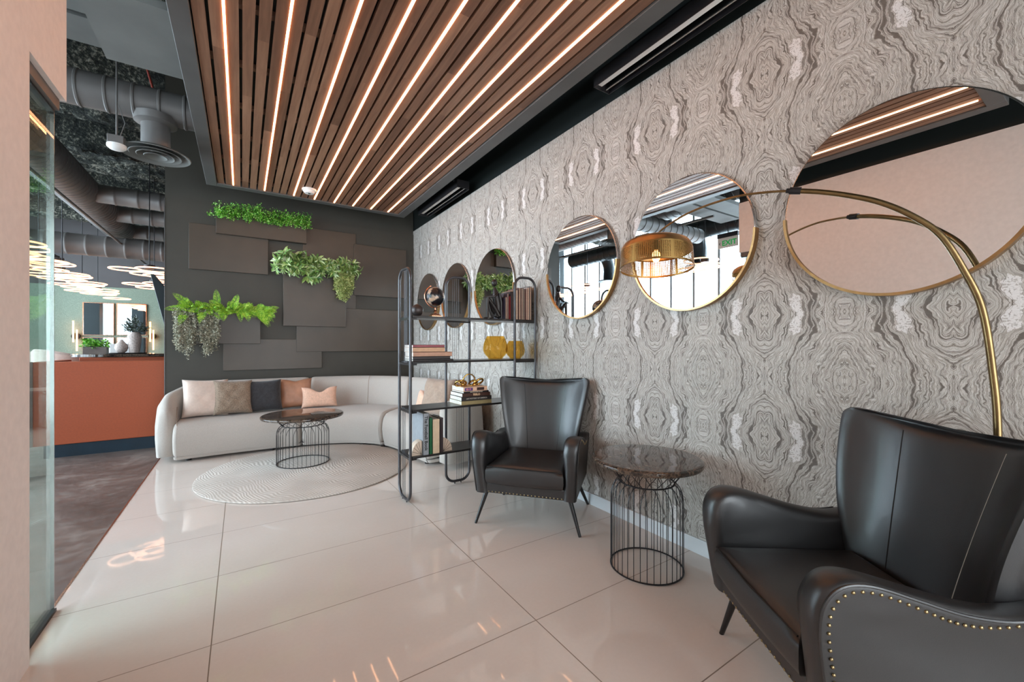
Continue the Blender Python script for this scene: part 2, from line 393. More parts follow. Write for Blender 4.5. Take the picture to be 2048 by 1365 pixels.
# ------------------------------------------------------------------ the room
XW = 2.28
struct('floor', MB().box(-.745, -2.2, -.1, 2.45, 6.5, 0), 'floor')
struct('floor_office', MB().box(-5.4, -2.2, -.1, -.755, 16.2, 0).box(-.755, 6.5, -.1, 2.45, 16.2, 0), 'concrete')
struct('trim_1', MB().box(-.755, -2.2, -.05, -.745, 6.35, .0015), 'silver')
struct('wall_right', MB().box(XW, -2.2, .0, XW + .17, 6.5, 3.035), 'wallpaper')
struct('wall_right_upper', MB().box(XW + .01, -2.2, 3.035, XW + .17, 6.5, 4.9), 'black_ceiling')
struct('baseboard_right', MB().box(XW - .014, -2.2, 0, XW, 6.35, .09), 'white_trim', bevel=.003)
struct('wall_back', MB().box(-.765, 6.35, 0, XW, 6.5, 2.98), 'dark_wall')
struct('wall_back_upper', MB().box(-.765, 6.365, 2.98, XW, 6.5, 4.9), 'dark_wall')
struct('trim_2', MB().box(-.771, 6.345, 0, -.764, 6.36, 2.98), 'silver')
struct('wall_left', MB().box(-.84, -2.2, 0, -.69, 2.366, 3.0).box(-.84, 2.366, 2.386, -.69, 2.77, 3.0), 'pink_wall')
struct('wall_left_upper', MB().box(-.84, -2.2, 3.0, -.70, 2.77, 3.3), 'black_ceiling')
struct('trim_3', MB().box(-.775, 2.3, 2.335, -.712, 2.765, 2.386), 'taupe')
struct('wall_office_left', MB().box(-5.2, -2.2, 0, -5.0, -1.0, 4.9), 'office_dark')
struct('wall_far', MB().box(-5.2, 16, 0, 2.45, 16.2, 2.85), 'greenpaper')
struct('wall_far_upper', MB().box(-5.2, 15.98, 2.85, 2.45, 16.2, 4.9), 'office_dark')
struct('wall_office_right', MB().box(2.3, 6.5, 0, 2.45, 16, 4.9), 'office_dark')
struct('wall_office_rear', MB().box(-5.2, -2.35, 0, -.84, -2.2, 4.9), 'office_dark')
struct('wall_rear', MB().box(-.84, -2.35, 2.9, 2.45, -2.2, 4.9).box(-.84, -2.35, 0, -.5, -2.2, 2.9).box(2.15, -2.35, 0, 2.45, -2.2, 2.9), 'pink_wall')
# unseen glazing added behind the camera to carry the neutral fill
wn = MB().box(-.5, -2.3, 0, -.44, -2.24, 2.9).box(.8, -2.3, 0, .86, -2.24, 2.9).box(2.09, -2.3, 0, 2.15, -2.24, 2.9).box(-.5, -2.3, 2.84, 2.15, -2.24, 2.9).box(-.5, -2.3, 0, 2.15, -2.24, .08)
wf = struct('window_added_1', wn, 'black_metal')
MB().box(-.44, -2.275, .08, 2.09, -2.265, 2.84).build('glass', 'windowglass', wf)
# office window wall (seen in the mirrors)
mbm = MB(); gl = MB()
Y0, Y1 = -1.0, 16.0; ny = 26; dy = (Y1 - Y0) / ny
for i in range(ny + 1):
    y = Y0 + i * dy; mbm.box(-5.12, y - .03, 0, -4.98, y + .03, 4.9)
for z in (.02, 4.25, 4.84): mbm.box(-5.11, Y0, z, -4.99, Y1, z + .06)
for i in range(0, ny, 4): mbm.box(-5.11, Y0 + i * dy, 1.0, -4.99, Y0 + (i + 1) * dy, 1.05)
wf = struct('window_2', mbm, 'white_trim')
MB().box(-5.06, Y0, .05, -5.05, Y1, 4.85).build('glass', 'windowglass', wf)
for y in (3.0, 10.9):
    struct('column', MB().box(-4.75, y, 0, -4.3, y + .45, 4.9), 'duct_dark')
# sprayed ceiling deck with beams
bm_ = MB(); nx_, ny_ = 90, 190; vs_ = []
for j in range(ny_ + 1):
    for i in range(nx_ + 1):
        x = -5.2 + 7.65 * i / nx_; y = -2.3 + 18.5 * j / ny_
        rib = .06 if (y * 2.2) % 1 < .5 else 0
        beam = .0
        for by in (1.6, 4.3, 7.0, 9.7, 12.4, 15.1):
            if abs(y - by) < .13: beam = .38
        for bx in (-3.4, -.2):
            if abs(x - bx) < .12: beam = max(beam, .3)
        vs_.append((x, y, 4.9 - rib - beam + R.uniform(-.022, .022)))
fs_ = [(j * (nx_ + 1) + i, j * (nx_ + 1) + i + 1, (j + 1) * (nx_ + 1) + i + 1, (j + 1) * (nx_ + 1) + i) for j in range(ny_) for i in range(nx_)]
struct('ceiling', MB().add(vs_, fs_).box(-5.3, -2.4, 4.95, 2.5, 16.3, 5.05), 'deck', smooth=False)

# slatted ceiling panel with led strips
ZP = 3.05; XL, XR, YN, YF = -.236, 1.83, .66, 5.70
t = thing('slat_ceiling_panel', 'suspended timber slat ceiling panel with eight glowing strips inside a grey frame', 'ceiling panel')
fr = MB()
fr.box(XL - .10, YN - .1, ZP, XL, YF + .1, ZP + .13).box(XR, YN - .1, ZP, XR + .11, YF + .1, ZP + .13)
fr.box(XL, YN - .1, ZP, XR, YN, ZP + .13).box(XL, YF, ZP, XR, YF + .1, ZP + .13)
fr.build('frame', 'frame_grey', t, bevel=.004)
MB().box(XL, YN, ZP + .09, XR, YF, ZP + .12).build('backing', 'black_ceiling', t)
sl = MB(); P_ = .0765; LED = (2, 6, 10, 13, 16, 19, 22, 25)
for i in range(27):
    a = XL + i * P_ + .0085; b = XL + (i + 1) * P_ - .0085
    sl.box(a, YN, ZP + .012, b, YF, ZP + .04)
for k in range(9): sl.box(XL, YN + .3 + k * .58, ZP + .055, XR, YN + .34 + k * .58, ZP + .085)
sl.build('slats', 'wood', t, smooth=False)
for i in LED:
    x = XL + i * P_
    MB().box(x - .0065, YN + .02, ZP + .006, x + .0065, YF - .02, ZP + .018).build('light_strip', 'led', t, label='glowing light strip')
t = thing('smoke_detector', 'round white smoke detector on the wooden slat ceiling', 'smoke detector', (.66, 5.36, ZP + .012))
MB().lathe([(.02, -.052), (.05, -.048), (.06, -.034), (.064, -.02)], seg=28).build('head', 'white_plastic', t)
MB().lathe([(.075, -.02), (.078, -.008), (.078, 0)], seg=28).build('base', 'white_plastic', t)
MB().box(-.012, -.02, -.056, .012, .0, -.05).build('sensor_slot', 'black_metal', t)

# slot lights in the dark recess above the wallpaper
for (ya, yb, lab) in ((.9, 2.09, 'slim slot light in the dark ceiling recess, above the two large mirrors'), (4.27, 5.5, 'slim slot light in the dark ceiling recess, near the dark planted wall')):
    t = thing('slot_light', lab, 'ceiling light', (2.12, (ya + yb) / 2, 3.03), group='slot lights over the wallpaper')
    h = (yb - ya) / 2
    MB().box(-.075, -h, 0, -.07, h, .09).box(.07, -h, 0, .075, h, .09).box(-.075, -h, .085, .075, h, .09).box(-.075, -h - .004, 0, .075, -h, .09).box(-.075, h, 0, .075, h + .004, .09).build('housing', 'black_metal', t)
    MB().box(-.066, -h, .03, .0, h, .035).build('lens', 'white_plastic', t)
    MB().box(.028, -h, .01, .036, h, .06).build('divider', 'silver', t)
    for q in (-.6, .6): MB().cyl((0, h * q, .09), (0, h * q, .39), .006).build('hanger', 'black_metal', t)
struct('trim_4', MB().box(1.99, -2.0, 3.42, XW + .01, 6.36, 3.46), 'black_ceiling')
o = MB().cyl((2.03, -1.9, 3.30), (2.03, 6.2, 3.30), .065).build('conduit', 'black_ceiling')
tag(o, 'black conduit running in the dark recess between the slot lights', 'pipe')
# gypsum clouds left of the slat panel
struct('ceiling_cloud', MB().box(-.775, 3.13, 3.2, -.30, 3.88, 3.24), 'gypsum')
struct('ceiling_beam', MB().box(-3.0, 4.0, 3.5, -.25, 4.34, 3.56).box(-3.0, 3.62, 3.5, -.25, 3.95, 3.56), 'gypsum')

# ------------------------------------------------------------------ back wall panels and planters
def wp(x0, z0, x1, z1, th, lab, y=6.35):
    o = MB().box(x0, -th, z0, x1, 0, z1).build('wall_panel', 'panel', bevel=.003, loc=(0, y, 0))
    tag(o, lab, 'wall panel', 'overlapping dark panels on the planted wall'); return o
wp(-.54, 2.16, .29, 2.72, .03, 'dark rectangular wall panel at the upper left, left of the leafy planter')
wp(.70, 1.75, 1.40, 2.86, .0121, 'thin tall dark wall panel behind the leafy planter')
wp(1.37, 1.96, 2.15, 2.71, .03, 'dark wall panel at the upper right beside the patterned wallpaper')
wp(.62, 1.14, 2.12, 1.76, .03, 'long dark wall panel low on the right, above the sofa curve')
wp(-.20, .91, .94, 1.31, .02, 'lowest dark wall panel, just above the sofa back')
wp(-.27, 2.62, .74, 2.95, .085, 'dark planter panel under the bright green boxwood')
wp(.46, 1.49, 1.25, 2.27, .075, 'nearly square dark planter panel under the leafy plant')
wp(-.62, 1.25, .20, 1.70, .06, 'dark planter panel under the yellow green fern')

def leafquad(mb, p, d, n, L, Wd, fold=.15):
    """one pointed leaf from p along d with width axis n"""
    d = d.normalized(); sN = d.cross(n)
    if sN.length < 1e-5: sN = d.orthogonal()
    sN.normalize(); up = sN.cross(d)
    mb.add([p, p + d * L * .35 + sN * Wd / 2 + up * fold * Wd, p + d * L * .75 + sN * Wd * .35 + up * fold * Wd * .7, p + d * L - up * L * .1,
            p + d * L * .75 - sN * Wd * .35 + up * fold * Wd * .7, p + d * L * .35 - sN * Wd / 2 + up * fold * Wd, p + d * L * .5],
           [(0, 1, 6), (1, 2, 6), (2, 3, 6), (3, 4, 6), (4, 5, 6), (5, 0, 6)])
def rv(a=1.): return Vector((R.gauss(0, a), R.gauss(0, a), R.gauss(0, a)))
# boxwood
t = thing('boxwood_plant', 'bright green small-leaved boxwood row at the top of the dark wall', 'plant', (.24, 6.24, 2.92))
mb = MB(); stem = MB()
for k in range(150):
    x = -.53 + 1.06 * (k / 150) + R.uniform(-.03, .03)
    hb = .085 * (.7 + .5 * abs(math.sin(k * .26 + 1)))
    base = Vector((x, .02, -.06)); tip = Vector((x + R.gauss(0, .035), R.uniform(-.13, .02), R.uniform(-.12, hb)))
    stem.tube([base, tip], [.002, .001], 4)
    for q in range(34):
        f = R.uniform(.25, 1.05); p = base.lerp(tip, f) + rv(.016)
        leafquad(mb, p, rv(), rv(), R.uniform(.012, .02), R.uniform(.010, .016))
mb.build('foliage', 'boxleaf', t, kind='stuff'); stem.build('stems', 'boxleaf', t)
# fern planter
t = thing('fern_plant', 'yellow green fern with grey trailing plants at the lower left of the dark wall', 'plant', (-.2, 6.22, 1.68))
mb = MB(); stem = MB()
def frond(base, d, L, droop, wid):
    d = d.normalized(); pts = []
    for i in range(19):
        f = i / 18; pts.append(base + d * L * f + Vector((0, 0, -droop * f * f * L)))
    stem.tube(pts, [.0028 * (1 - f / 20) for f in range(19)], 4)
    for i in range(1, 19):
        f = i / 18; tdir = (pts[i] - pts[i - 1]).normalized(); side = tdir.cross(Vector((R.uniform(-.2, .2), -1, .35))).normalized()
        wl = wid * math.sin(PI * min(1, .18 + f * .82)) ** .7 * (1.05 - .2 * f)
        for sg in (-1, 1):
            dd = side * sg + tdir * .55
            leafquad(mb, pts[i], dd, Vector((0, -1, .3)), wl, wl * .16)
            for g_ in (.3, .5, .7, .88):
                pp = pts[i] + dd.normalized() * wl * g_
                leafquad(mb, pp, tdir + side * sg * .4, Vector((0, -1, .3)), wl * .26, wl * .09)
                leafquad(mb, pp, -tdir * .7 + side * sg * .6, Vector((0, -1, .3)), wl * .22, wl * .08)
for k in range(86):
    x = -.38 + .82 * R.random(); a = R.uniform(-.25, 1.0)
    lean = (x / .45) * .75 + R.gauss(0, .4)
    d = Vector((lean, -R.uniform(.3, .85), R.uniform(-.3, .75)))
    frond(Vector((x, 0, -.02)), d, R.uniform(.15, .25), R.uniform(.1, .6), R.uniform(.036, .054))
frond(Vector((-.32, -.03, 0)), Vector((-1, -.3, -.05)), .24, .1, .045); frond(Vector((-.3, -.03, 0)), Vector((-.8, -.3, .85)), .26, .1, .045)
frond(Vector((-.05, -.03, 0)), Vector((-.05, -.2, 1)), .25, .05, .045); frond(Vector((.1, -.03, 0)), Vector((.3, -.3, 1)), .22, .1, .045)
for k in range(9): frond(Vector((.34, -.05, .0)), Vector((1, -.5 - .05 * k, -.2 - .11 * k)), R.uniform(.18, .26), .4, .045)
mb.build('fern_foliage', 'fernleaf', t, kind='stuff'); stem.build('stems', 'fernleaf', t)
def trailing(name, matn, t, cx, w_, zt, zb, n, ls):
    mb = MB(); st = MB()
    for k in range(n):
        x = cx + R.uniform(-w_, w_); L = (zt - zb) * R.uniform(.55, 1) * (1 - .18 * abs(x - cx) / w_)
        x2 = cx + (x - cx) * .78 + R.gauss(0, .02); y = -R.uniform(.01, .09); ph = R.uniform(0, 6)
        pts = []
        for i in range(17):
            f = i / 16; pts.append(Vector((x + (x2 - x) * f * f + .008 * math.sin(ph + f * 9), y + .01 * math.sin(f * 7 + ph), zt - L * f)))
        st.tube(pts, .0014, 4)
        for i in range(1, 17):
            for q in range(7):
                p = pts[i] + rv(.009); leafquad(mb, p, Vector((R.gauss(0, 1), R.gauss(-.4, .8), R.gauss(-.5, .9))), rv(), R.uniform(.6, 1) * ls, ls * .38)
    mb.build(name, matn, t, kind='stuff'); st.build('trailing_stems', matn, t)
trailing('trailing_foliage', 'greyleaf', t, -.36, .105, .0, -.60, 44, .028)
trailing('trailing_foliage', 'greyleaf', t, -.13, .095, -.02, -.60, 42, .028)
# broad-leaved planter
t = thing('leafy_plant', 'broad-leaved green plant with pale trailing foliage at the middle of the dark wall', 'plant', (.84, 6.21, 2.28))
mb = MB()
for k in range(150):
    x = R.uniform(-.42, .46); L = R.uniform(.10, .17)
    base = Vector((x, -.0 - R.random() * .06, R.uniform(-.02, .06)))
    ax = Vector((R.gauss(0, .6) + x * .8, -R.uniform(.2, 1), R.uniform(-.6, 1.0)))
    tipc = base + ax.normalized() * R.uniform(.03, .13)
    for q in range(8):
        a = 2 * PI * q / 8 + R.random(); e1 = ax.normalized().orthogonal(); e2 = ax.normalized().cross(e1)
        dd = e1 * math.cos(a) + e2 * math.sin(a) + ax.normalized() * R.uniform(.2, .9)
        leafquad(mb, tipc, dd, ax, L * R.uniform(.5, .85), L * R.uniform(.18, .27), .2)
for k in range(34):
    a = R.uniform(-1.9, -.8); p = Vector((-.08 + .2 * math.cos(a) * .8, -.06, -.03 + .10 * math.sin(a)))
    leafquad(mb, p, Vector((math.cos(a) + R.gauss(0, .5), -.4, math.sin(a) * .8 + R.gauss(0, .3))), Vector((0, -1, 0)), R.uniform(.08, .13), .032, .1)
mb.build('broad_foliage', 'broadleaf', t, kind='stuff')
trailing('trailing_foliage', 'paleleaf', t, .36, .13, .08, -.46, 80, .030)

# ------------------------------------------------------------------ wall mirrors
def mirror(y, lab):
    t = thing('round_mirror', lab, 'mirror', (XW, y, 1.86), group='round mirrors on the wallpaper')
    r = .40
    MB().lathe([(r, -.030), (r, -.010)], seg=96, axis='x').build('mirror_glass', 'mirror', t, ang=30)
    MB().tube([(-.02, (r + .002) * math.cos(a), (r + .002) * math.sin(a)) for a in [2 * PI * k / 96 for k in range(96)]], .0055, 8, closed=True).build('rim', 'silver', t)
    hf = MB(); secs = []
    for k in range(65):
        a = PI + PI * k / 64; c_, s_ = math.cos(a), math.sin(a); ri, ro = r - .001, r + .0105
        secs.append([(-.040, ri * c_, ri * s_), (-.040, ro * c_, ro * s_), (-.001, ro * c_, ro * s_), (-.001, ri * c_, ri * s_)])
    hf.loft(secs).build('brass_frame', 'brass', t, label='half-round brass frame along the lower edge')
for y, lab in ((.57, 'round mirror nearest the camera, largest in view, behind the arc of the floor lamp'),
               (1.522, 'round mirror directly behind the perforated brass lamp shade'),
               (2.475, 'round mirror between the lamp shade and the black shelf unit'),
               (3.825, 'round mirror behind the seated figure sculpture on the shelf'),
               (4.77, 'round mirror behind the middle loop of the shelf unit'),
               (5.695, 'round mirror nearest the dark planted wall, behind the small globe')):
    mirror(y, lab)

# ------------------------------------------------------------------ rug, tables
t = thing('round_rug', 'round cream rug with a wavy ridged pattern under the coffee table', 'rug', (.58, 4.59, 0))
MB().lathe([(.93, 0.001), (.945, .006), (.945, .012), (.93, .017), (.0001, .017)], seg=120).build('pile', 'rug', t)
def table(loc, H, rt, rb, rw, rf, nw, lab, name, z0=0.):
    t = thing(name, lab, 'table', loc)
    MB().lathe([(rt - .02, H - .032), (rt - .006, H - .029), (rt, H - .018), (rt - .002, H - .008), (rt - .012, H - .001), (rt - .02, H), (.0001, H)], seg=96).build('stone_top', 'granite', t, label='polished dark granite top')
    zw = H * .78; zs = H * .60; zt = H - .034
    wi = MB()
    for k in range(nw):
        a0 = 2 * PI * k / nw; sg = 1 if k % 2 else -1
        pts = [(rb, .004, 0), (rb, zs * .5, 0), (rb, zs, 0)]
        for q in range(1, 8):
            f = q / 7; r = rb - (rb - rw) * (1 - math.cos(f * PI / 2)) ; z = zs + (zw - zs) * math.sin(f * PI / 2)
            pts.append((r, z, .16 * f * f))
        for q in range(1, 7):
            f = q / 6; r = rw + (rf - rw) * math.sin(f * PI / 2); z = zw + (zt - zw) * f
            pts.append((r, z, .16 + .34 * f))
        wi.tube([(r * math.cos(a0 + sg * tw), r * math.sin(a0 + sg * tw), z) for r, z, tw in pts], .0021, 5)
    wi.build('wire_cage', 'black_metal', t)
    for r, z, q, nm in ((rb, .005, .0045, 'base_ring'), (rw + .003, zw, .0045, 'waist_ring'), (rf, zt - .003, .004, 'top_ring')):
        MB().tube([(r * math.cos(a), r * math.sin(a), z) for a in [2 * PI * k / 64 for k in range(64)]], q, 6, closed=True).build(nm, 'black_metal', t)
    return t
table((.535, 4.80, .017), .505, .39, .246, .19, .245, 40, 'round coffee table with granite top and black wire base, standing on the rug', 'coffee_table')
table((1.905, 1.535, 0), .615, .30, .195, .145, .195, 36, 'round side table with granite top and black wire base between the two armchairs', 'side_table')

# ------------------------------------------------------------------ sofa
O_ = [(-.56, 6.22), (-.1, 6.27), (.50, 6.28), (1.08, 6.24), (1.56, 6.06), (1.93, 5.66), (2.14, 5.15), (2.20, 4.55), (2.19, 4.0)]
F_ = [(-.61, 5.50), (-.12, 5.53), (.38, 5.52), (.78, 5.45), (1.12, 5.30), (1.36, 5.06), (1.47, 4.76), (1.51, 4.35), (1.56, 3.97)]
NS = 8
Oc = catmull([(x, y, 0) for x, y in O_], NS); Fc = catmull([(x, y, 0) for x, y in F_], NS)
t = thing('curved_sofa', 'long curved light grey fabric sofa along the dark wall', 'sofa')
def rail(i0, i1, prof, ins=(.035, .014, .004)):
    """sweep prof [(distance from back toward front as metres or fraction, z)] between stations i0..i1 with softened ends"""
    secs = []; idx = list(range(i0, i1 + 1))
    def sec(o, f, shrink, shift):
        d = (f - o); L = d.length; d = d / L
        pts = [o + d * (a if mode == 'b' else L * a + b) for (a, b, z, mode) in prof]
        out = [Vector((p.x, p.y, pr[2])) + shift for p, pr in zip(pts, prof)]
        c = sum(out, Vector()) / len(out)
        if shrink: out = [p + (c - p).normalized() * min(shrink, (c - p).length * .4) for p in out]
        return out
    T0 = ((Oc[i0 + 1] + Fc[i0 + 1]) - (Oc[i0] + Fc[i0])).normalized(); T1 = ((Oc[i1] + Fc[i1]) - (Oc[i1 - 1] + Fc[i1 - 1])).normalized()
    for k, (s_, w_) in enumerate(zip((.045, .02, .006), (.003, .012, .028))): secs.append(sec(Oc[i0], Fc[i0], s_, T0 * w_))
    for i in idx:
        sh = Vector()
        if i == i0: sh = T0 * .055
        if i == i1: sh = -T1 * .055
        secs.append(sec(Oc[i], Fc[i], 0, sh))
    for s_, w_ in zip((.006, .02, .045), (.028, .012, .003)): secs.append(sec(Oc[i1], Fc[i1], s_, -T1 * w_))
    return MB().loft(secs)
def backprof(h): return [(.0, 0, .075, 'b'), (-.015, 0, .3, 'b'), (-.01, 0, .55, 'b'), (.015, 0, h - .07, 'b'), (.04, 0, h - .02, 'b'), (.08, 0, h, 'b'), (.125, 0, h - .012, 'b'), (.16, 0, h - .06, 'b'),
    (.185, 0, h - .18, 'b'), (.21, 0, .42, 'b'), (.21, 0, .065, 'b')]
seatprof = [(1, -.02, .062, 'f'), (1, .005, .12, 'f'), (1, .025, .22, 'f'), (1, .02, .30, 'f'), (1, -.01, .37, 'f'), (1, -.06, .41, 'f'), (1, -.15, .425, 'f'), (.55, 0, .43, 'f'), (.26, 0, .42, 'f'), (.26, 0, .09, 'f')]
baseprof = [(1, -.03, .032, 'f'), (1, -.012, .064, 'f'), (.10, 0, .064, 'f'), (.10, 0, .032, 'f')]
s1, s2 = 20, 42
for a, b in ((0, s1), (s1, s2), (s2, 64)):
    rail(a, b, backprof(.80)).build('backrest', 'sofa', t, ang=60)
    rail(a, b, seatprof).build('seat', 'sofa', t, ang=60)
    rail(a, b, baseprof).build('base', 'sofa', t, ang=60)
# seam lines on the back
for i in (32, 8, 52):
    o, f = Oc[i], Fc[i]; d = (f - o).normalized()
    MB().tube([o + d * .08 + Vector((0, 0, .801)), o + d * .128 + Vector((0, 0, .789)), o + d * .163 + Vector((0, 0, .74)), o + d * .188 + Vector((0, 0, .62)), o + d * .211 + Vector((0, 0, .43))], .002, 5).build('seam', 'taupe_fabric', t)
def arm(path, hs, th, nm='arm'):
    P = catmull([(x, y, 0) for x, y in path], 8); Hc = catmull([(h, 0, 0) for h in hs], 8); secs = []; n = len(P)
    for i, p in enumerate(P):
        a = P[max(0, i - 1)]; b = P[min(n - 1, i + 1)]; tg = (b - a).normalized(); nr = Vector((tg.y, -tg.x, 0))
        h = Hc[i].x; e = min(i, n - 1 - i) / 5; k = min(1, math.sqrt(max(0, 1 - (1 - min(1, e)) ** 2)) * .85 + .15)
        k2 = k if i > n / 2 else 1
        prof = [(-.5, .06), (-.56, .25), (-.52, h * .6), (-.42, h * .86), (-.2, h * .975), (0, h), (.2, h * .975), (.42, h * .86), (.5, h * .6), (.5, .25), (.44, .06)]
        zc = h * .45
        secs.append([p + nr * (a_ * th * k2) + Vector((0, 0, zc + (z - zc) * (.90 + .10 * k2))) for a_, z in prof])
    return MB().loft(secs).build(nm, 'sofa', t, ang=70)
arm([(-.30, 6.17), (-.50, 6.13), (-.63, 5.98), (-.675, 5.80), (-.66, 5.56)], [.79, .78, .73, .68, .56], .19)
arm([(2.12, 4.25), (2.13, 4.02), (2.02, 3.87), (1.85, 3.83), (1.64, 3.80)], [.78, .74, .71, .70, .66], .17)
MB().tube([(-.575, 5.55, .09), (-.56, 5.50, .25), (-.565, 5.51, .36), (-.58, 5.60, .45), (-.59, 5.75, .56)], .003, 5).build('piping', 'taupe_fabric', t)
for (x, y) in ((-.48, 5.62), (.3, 5.62), (.52, 5.62), (1.25, 5.28), (1.42, 5.02), (1.62, 4.1), (-.4, 6.15), (2.1, 5.0)):
    MB().lathe([(.025, 0), (.028, .034)], (x, y, 0), 16).build('foot', 'legs', t)

def pillow(name, mat, lab, loc, w_, h, th, rot, dent=0., group='throw pillows on the curved sofa', ruff=.0):
    o = thing(name, lab, 'pillow', loc, rot=rot, group=group) if False else None
    n = 18; mb = MB(); vf = []; vb = []
    ph = R.uniform(0, 6)
    for j in range(n + 1):
        for i in range(n + 1):
            a = -1 + 2 * i / n; b = -1 + 2 * j / n
            k = ((1 - a ** 4) * (1 - b ** 4)); k = max(k, 0) ** .5
            cx = a * w_ / 2 * (1 - .07 * (1 - abs(b) ** 2) * abs(a) ** 3); cz = b * h / 2 * (1 - .07 * (1 - abs(a) ** 2) * abs(b) ** 3)
            if b > 0: cz -= dent * math.exp(-(a / .35) ** 2) * b ** 2; 
            wr = ruff * math.sin(a * 9 + ph) * math.cos(b * 7 + ph) * k
            vf.append((cx, -th / 2 * k - .004 - wr, cz)); vb.append((cx, th / 2 * k + .004, cz))
    fs = []; N = (n + 1) ** 2
    for j in range(n):
        for i in range(n):
            q = (j * (n + 1) + i, j * (n + 1) + i + 1, (j + 1) * (n + 1) + i + 1, (j + 1) * (n + 1) + i)
            fs.append(q); fs.append(tuple(x + N for x in reversed(q)))
    rim = [i for i in range(n + 1)] + [j * (n + 1) + n for j in range(1, n + 1)] + [n * (n + 1) + i for i in range(n - 1, -1, -1)] + [j * (n + 1) for j in range(n - 1, 0, -1)]
    for k in range(len(rim)):
        a, b = rim[k], rim[(k + 1) % len(rim)]; fs.append((a, a + N, b + N, b))
    mb.add(vf + vb, fs)
    ob = mb.build(name, mat, ang=80); ob.location = loc; ob.rotation_euler = rot
    tag(ob, lab, 'pillow', group); return ob
PZ = .43
pillow('throw_pillow', 'cream', 'large cream throw pillow at the left end of the sofa', (-.345, 5.84, .635), .43, .43, .17, (-.32, .04, .18), ruff=.003)
pillow('throw_pillow', 'tweed', 'brown tweed throw pillow between the cream and charcoal pillows', (-.085, 5.80, .63), .38, .40, .15, (-.32, .03, .12), ruff=.006)
pillow('throw_pillow', 'charcoal', 'charcoal throw pillow between the tweed and tan pillows', (.225, 5.86, .62), .38, .38, .15, (-.28, -.02, .05), ruff=.004)
pillow('throw_pillow', 'tan', 'tan leather throw pillow behind the small peach pillow', (.575, 5.94, .62), .38, .37, .13, (-.22, 0, 0), dent=.02, ruff=.003)
pillow('throw_pillow', 'peach', 'small peach pillow with a pinched top leaning beside the tan pillow', (.84, 5.83, .565), .42, .26, .11, (-.25, .0, -.08), dent=.075, ruff=.002)
pillow('throw_pillow', 'taupe_fabric', 'large taupe pillow on the right sofa arm side, seen through the shelf unit', (1.86, 4.36, .645), .44, .43, .17, (-.25, 0, -1.15), ruff=.008)
pillow('throw_pillow', 'peach', 'small peach pillow leaning on the taupe pillow, seen through the shelf unit', (1.86, 4.68, .56), .38, .26, .11, (-.3, 0, -1.25), dent=.07)
pillow('throw_pillow', 'tan', 'dusty pink pillow at the sofa end behind the stacked art books', (2.0, 4.09, .62), .30, .38, .11, (-.2, 0, -1.6), dent=.01)

# ------------------------------------------------------------------ shelf unit
t = thing('shelf_unit', 'black metal etagere with three looped tube frames and four shelves', 'shelf')
def loop(plane, c, a0, a1, H=1.845, r=.0115, rc=.085, feet=True):
    """rounded rectangle tube; plane 'x' (constant x=c, spans y) or 'y'"""
    pts = []
    def P(a, z): return (c, a, z) if plane == 'x' else (a, c, z)
    rc = min(rc, (a1 - a0) * .40)
    for (ca, cz, s0) in ((a1 - rc, H - rc, 0), (a0 + rc, H - rc, PI / 2), (a0 + rc, .022 + rc, PI), (a1 - rc, .022 + rc, 1.5 * PI)):
        for k in range(9):
            an = s0 + k / 8 * PI / 2; pts.append(P(ca + rc * math.cos(an), cz + rc * math.sin(an)))
    fr = MB().tube(pts, r, 12, closed=True).build('loop_frame', 'grey_tube', t)
    mid = (a0 + a1) / 2
    for a_ in (a0 + rc, a1 - rc): MB().cyl(P(a_, 0), P(a_, .02), .005).build('foot', 'black_metal', fr)
    hw = (a1 - a0)
    for k in range(4):
        au = a0 + hw * (.28 + .085 * k); al = a0 + hw * (.46 + .09 * k)
        MB().cyl(P(au, 1.10), P(au, H - .004), .0018, seg=6).build('rod', 'grey_tube', fr)
        MB().cyl(P(al, .03), P(al, .74), .0018, seg=6).build('rod', 'grey_tube', fr)
    return fr
YS0, YS1 = 3.085, 3.355
loop('x', 1.088, 3.10, 3.365); loop('y', 3.375, 1.508, 1.738); loop('y', 3.062, 2.028, 2.252)
for z in (.375, .738, 1.112, 1.468):
    MB().box(1.10, YS0, z - .016, 2.255, YS1, z).build('shelf_board', 'shelf', t, bevel=.002)
    for q in ((1.082, 3.10, z - .030, 1.094, 3.365, z - .014), (1.508, 3.35, z - .030, 1.738, 3.376, z - .018), (2.028, 3.06, z - .030, 2.252, 3.086, z - .006)): MB().box(*q).build('bracket', 'shelf', t)
    MB().box(1.094, 3.10, z - .030, 1.14, 3.115, z - .016).build('bracket', 'shelf', t)

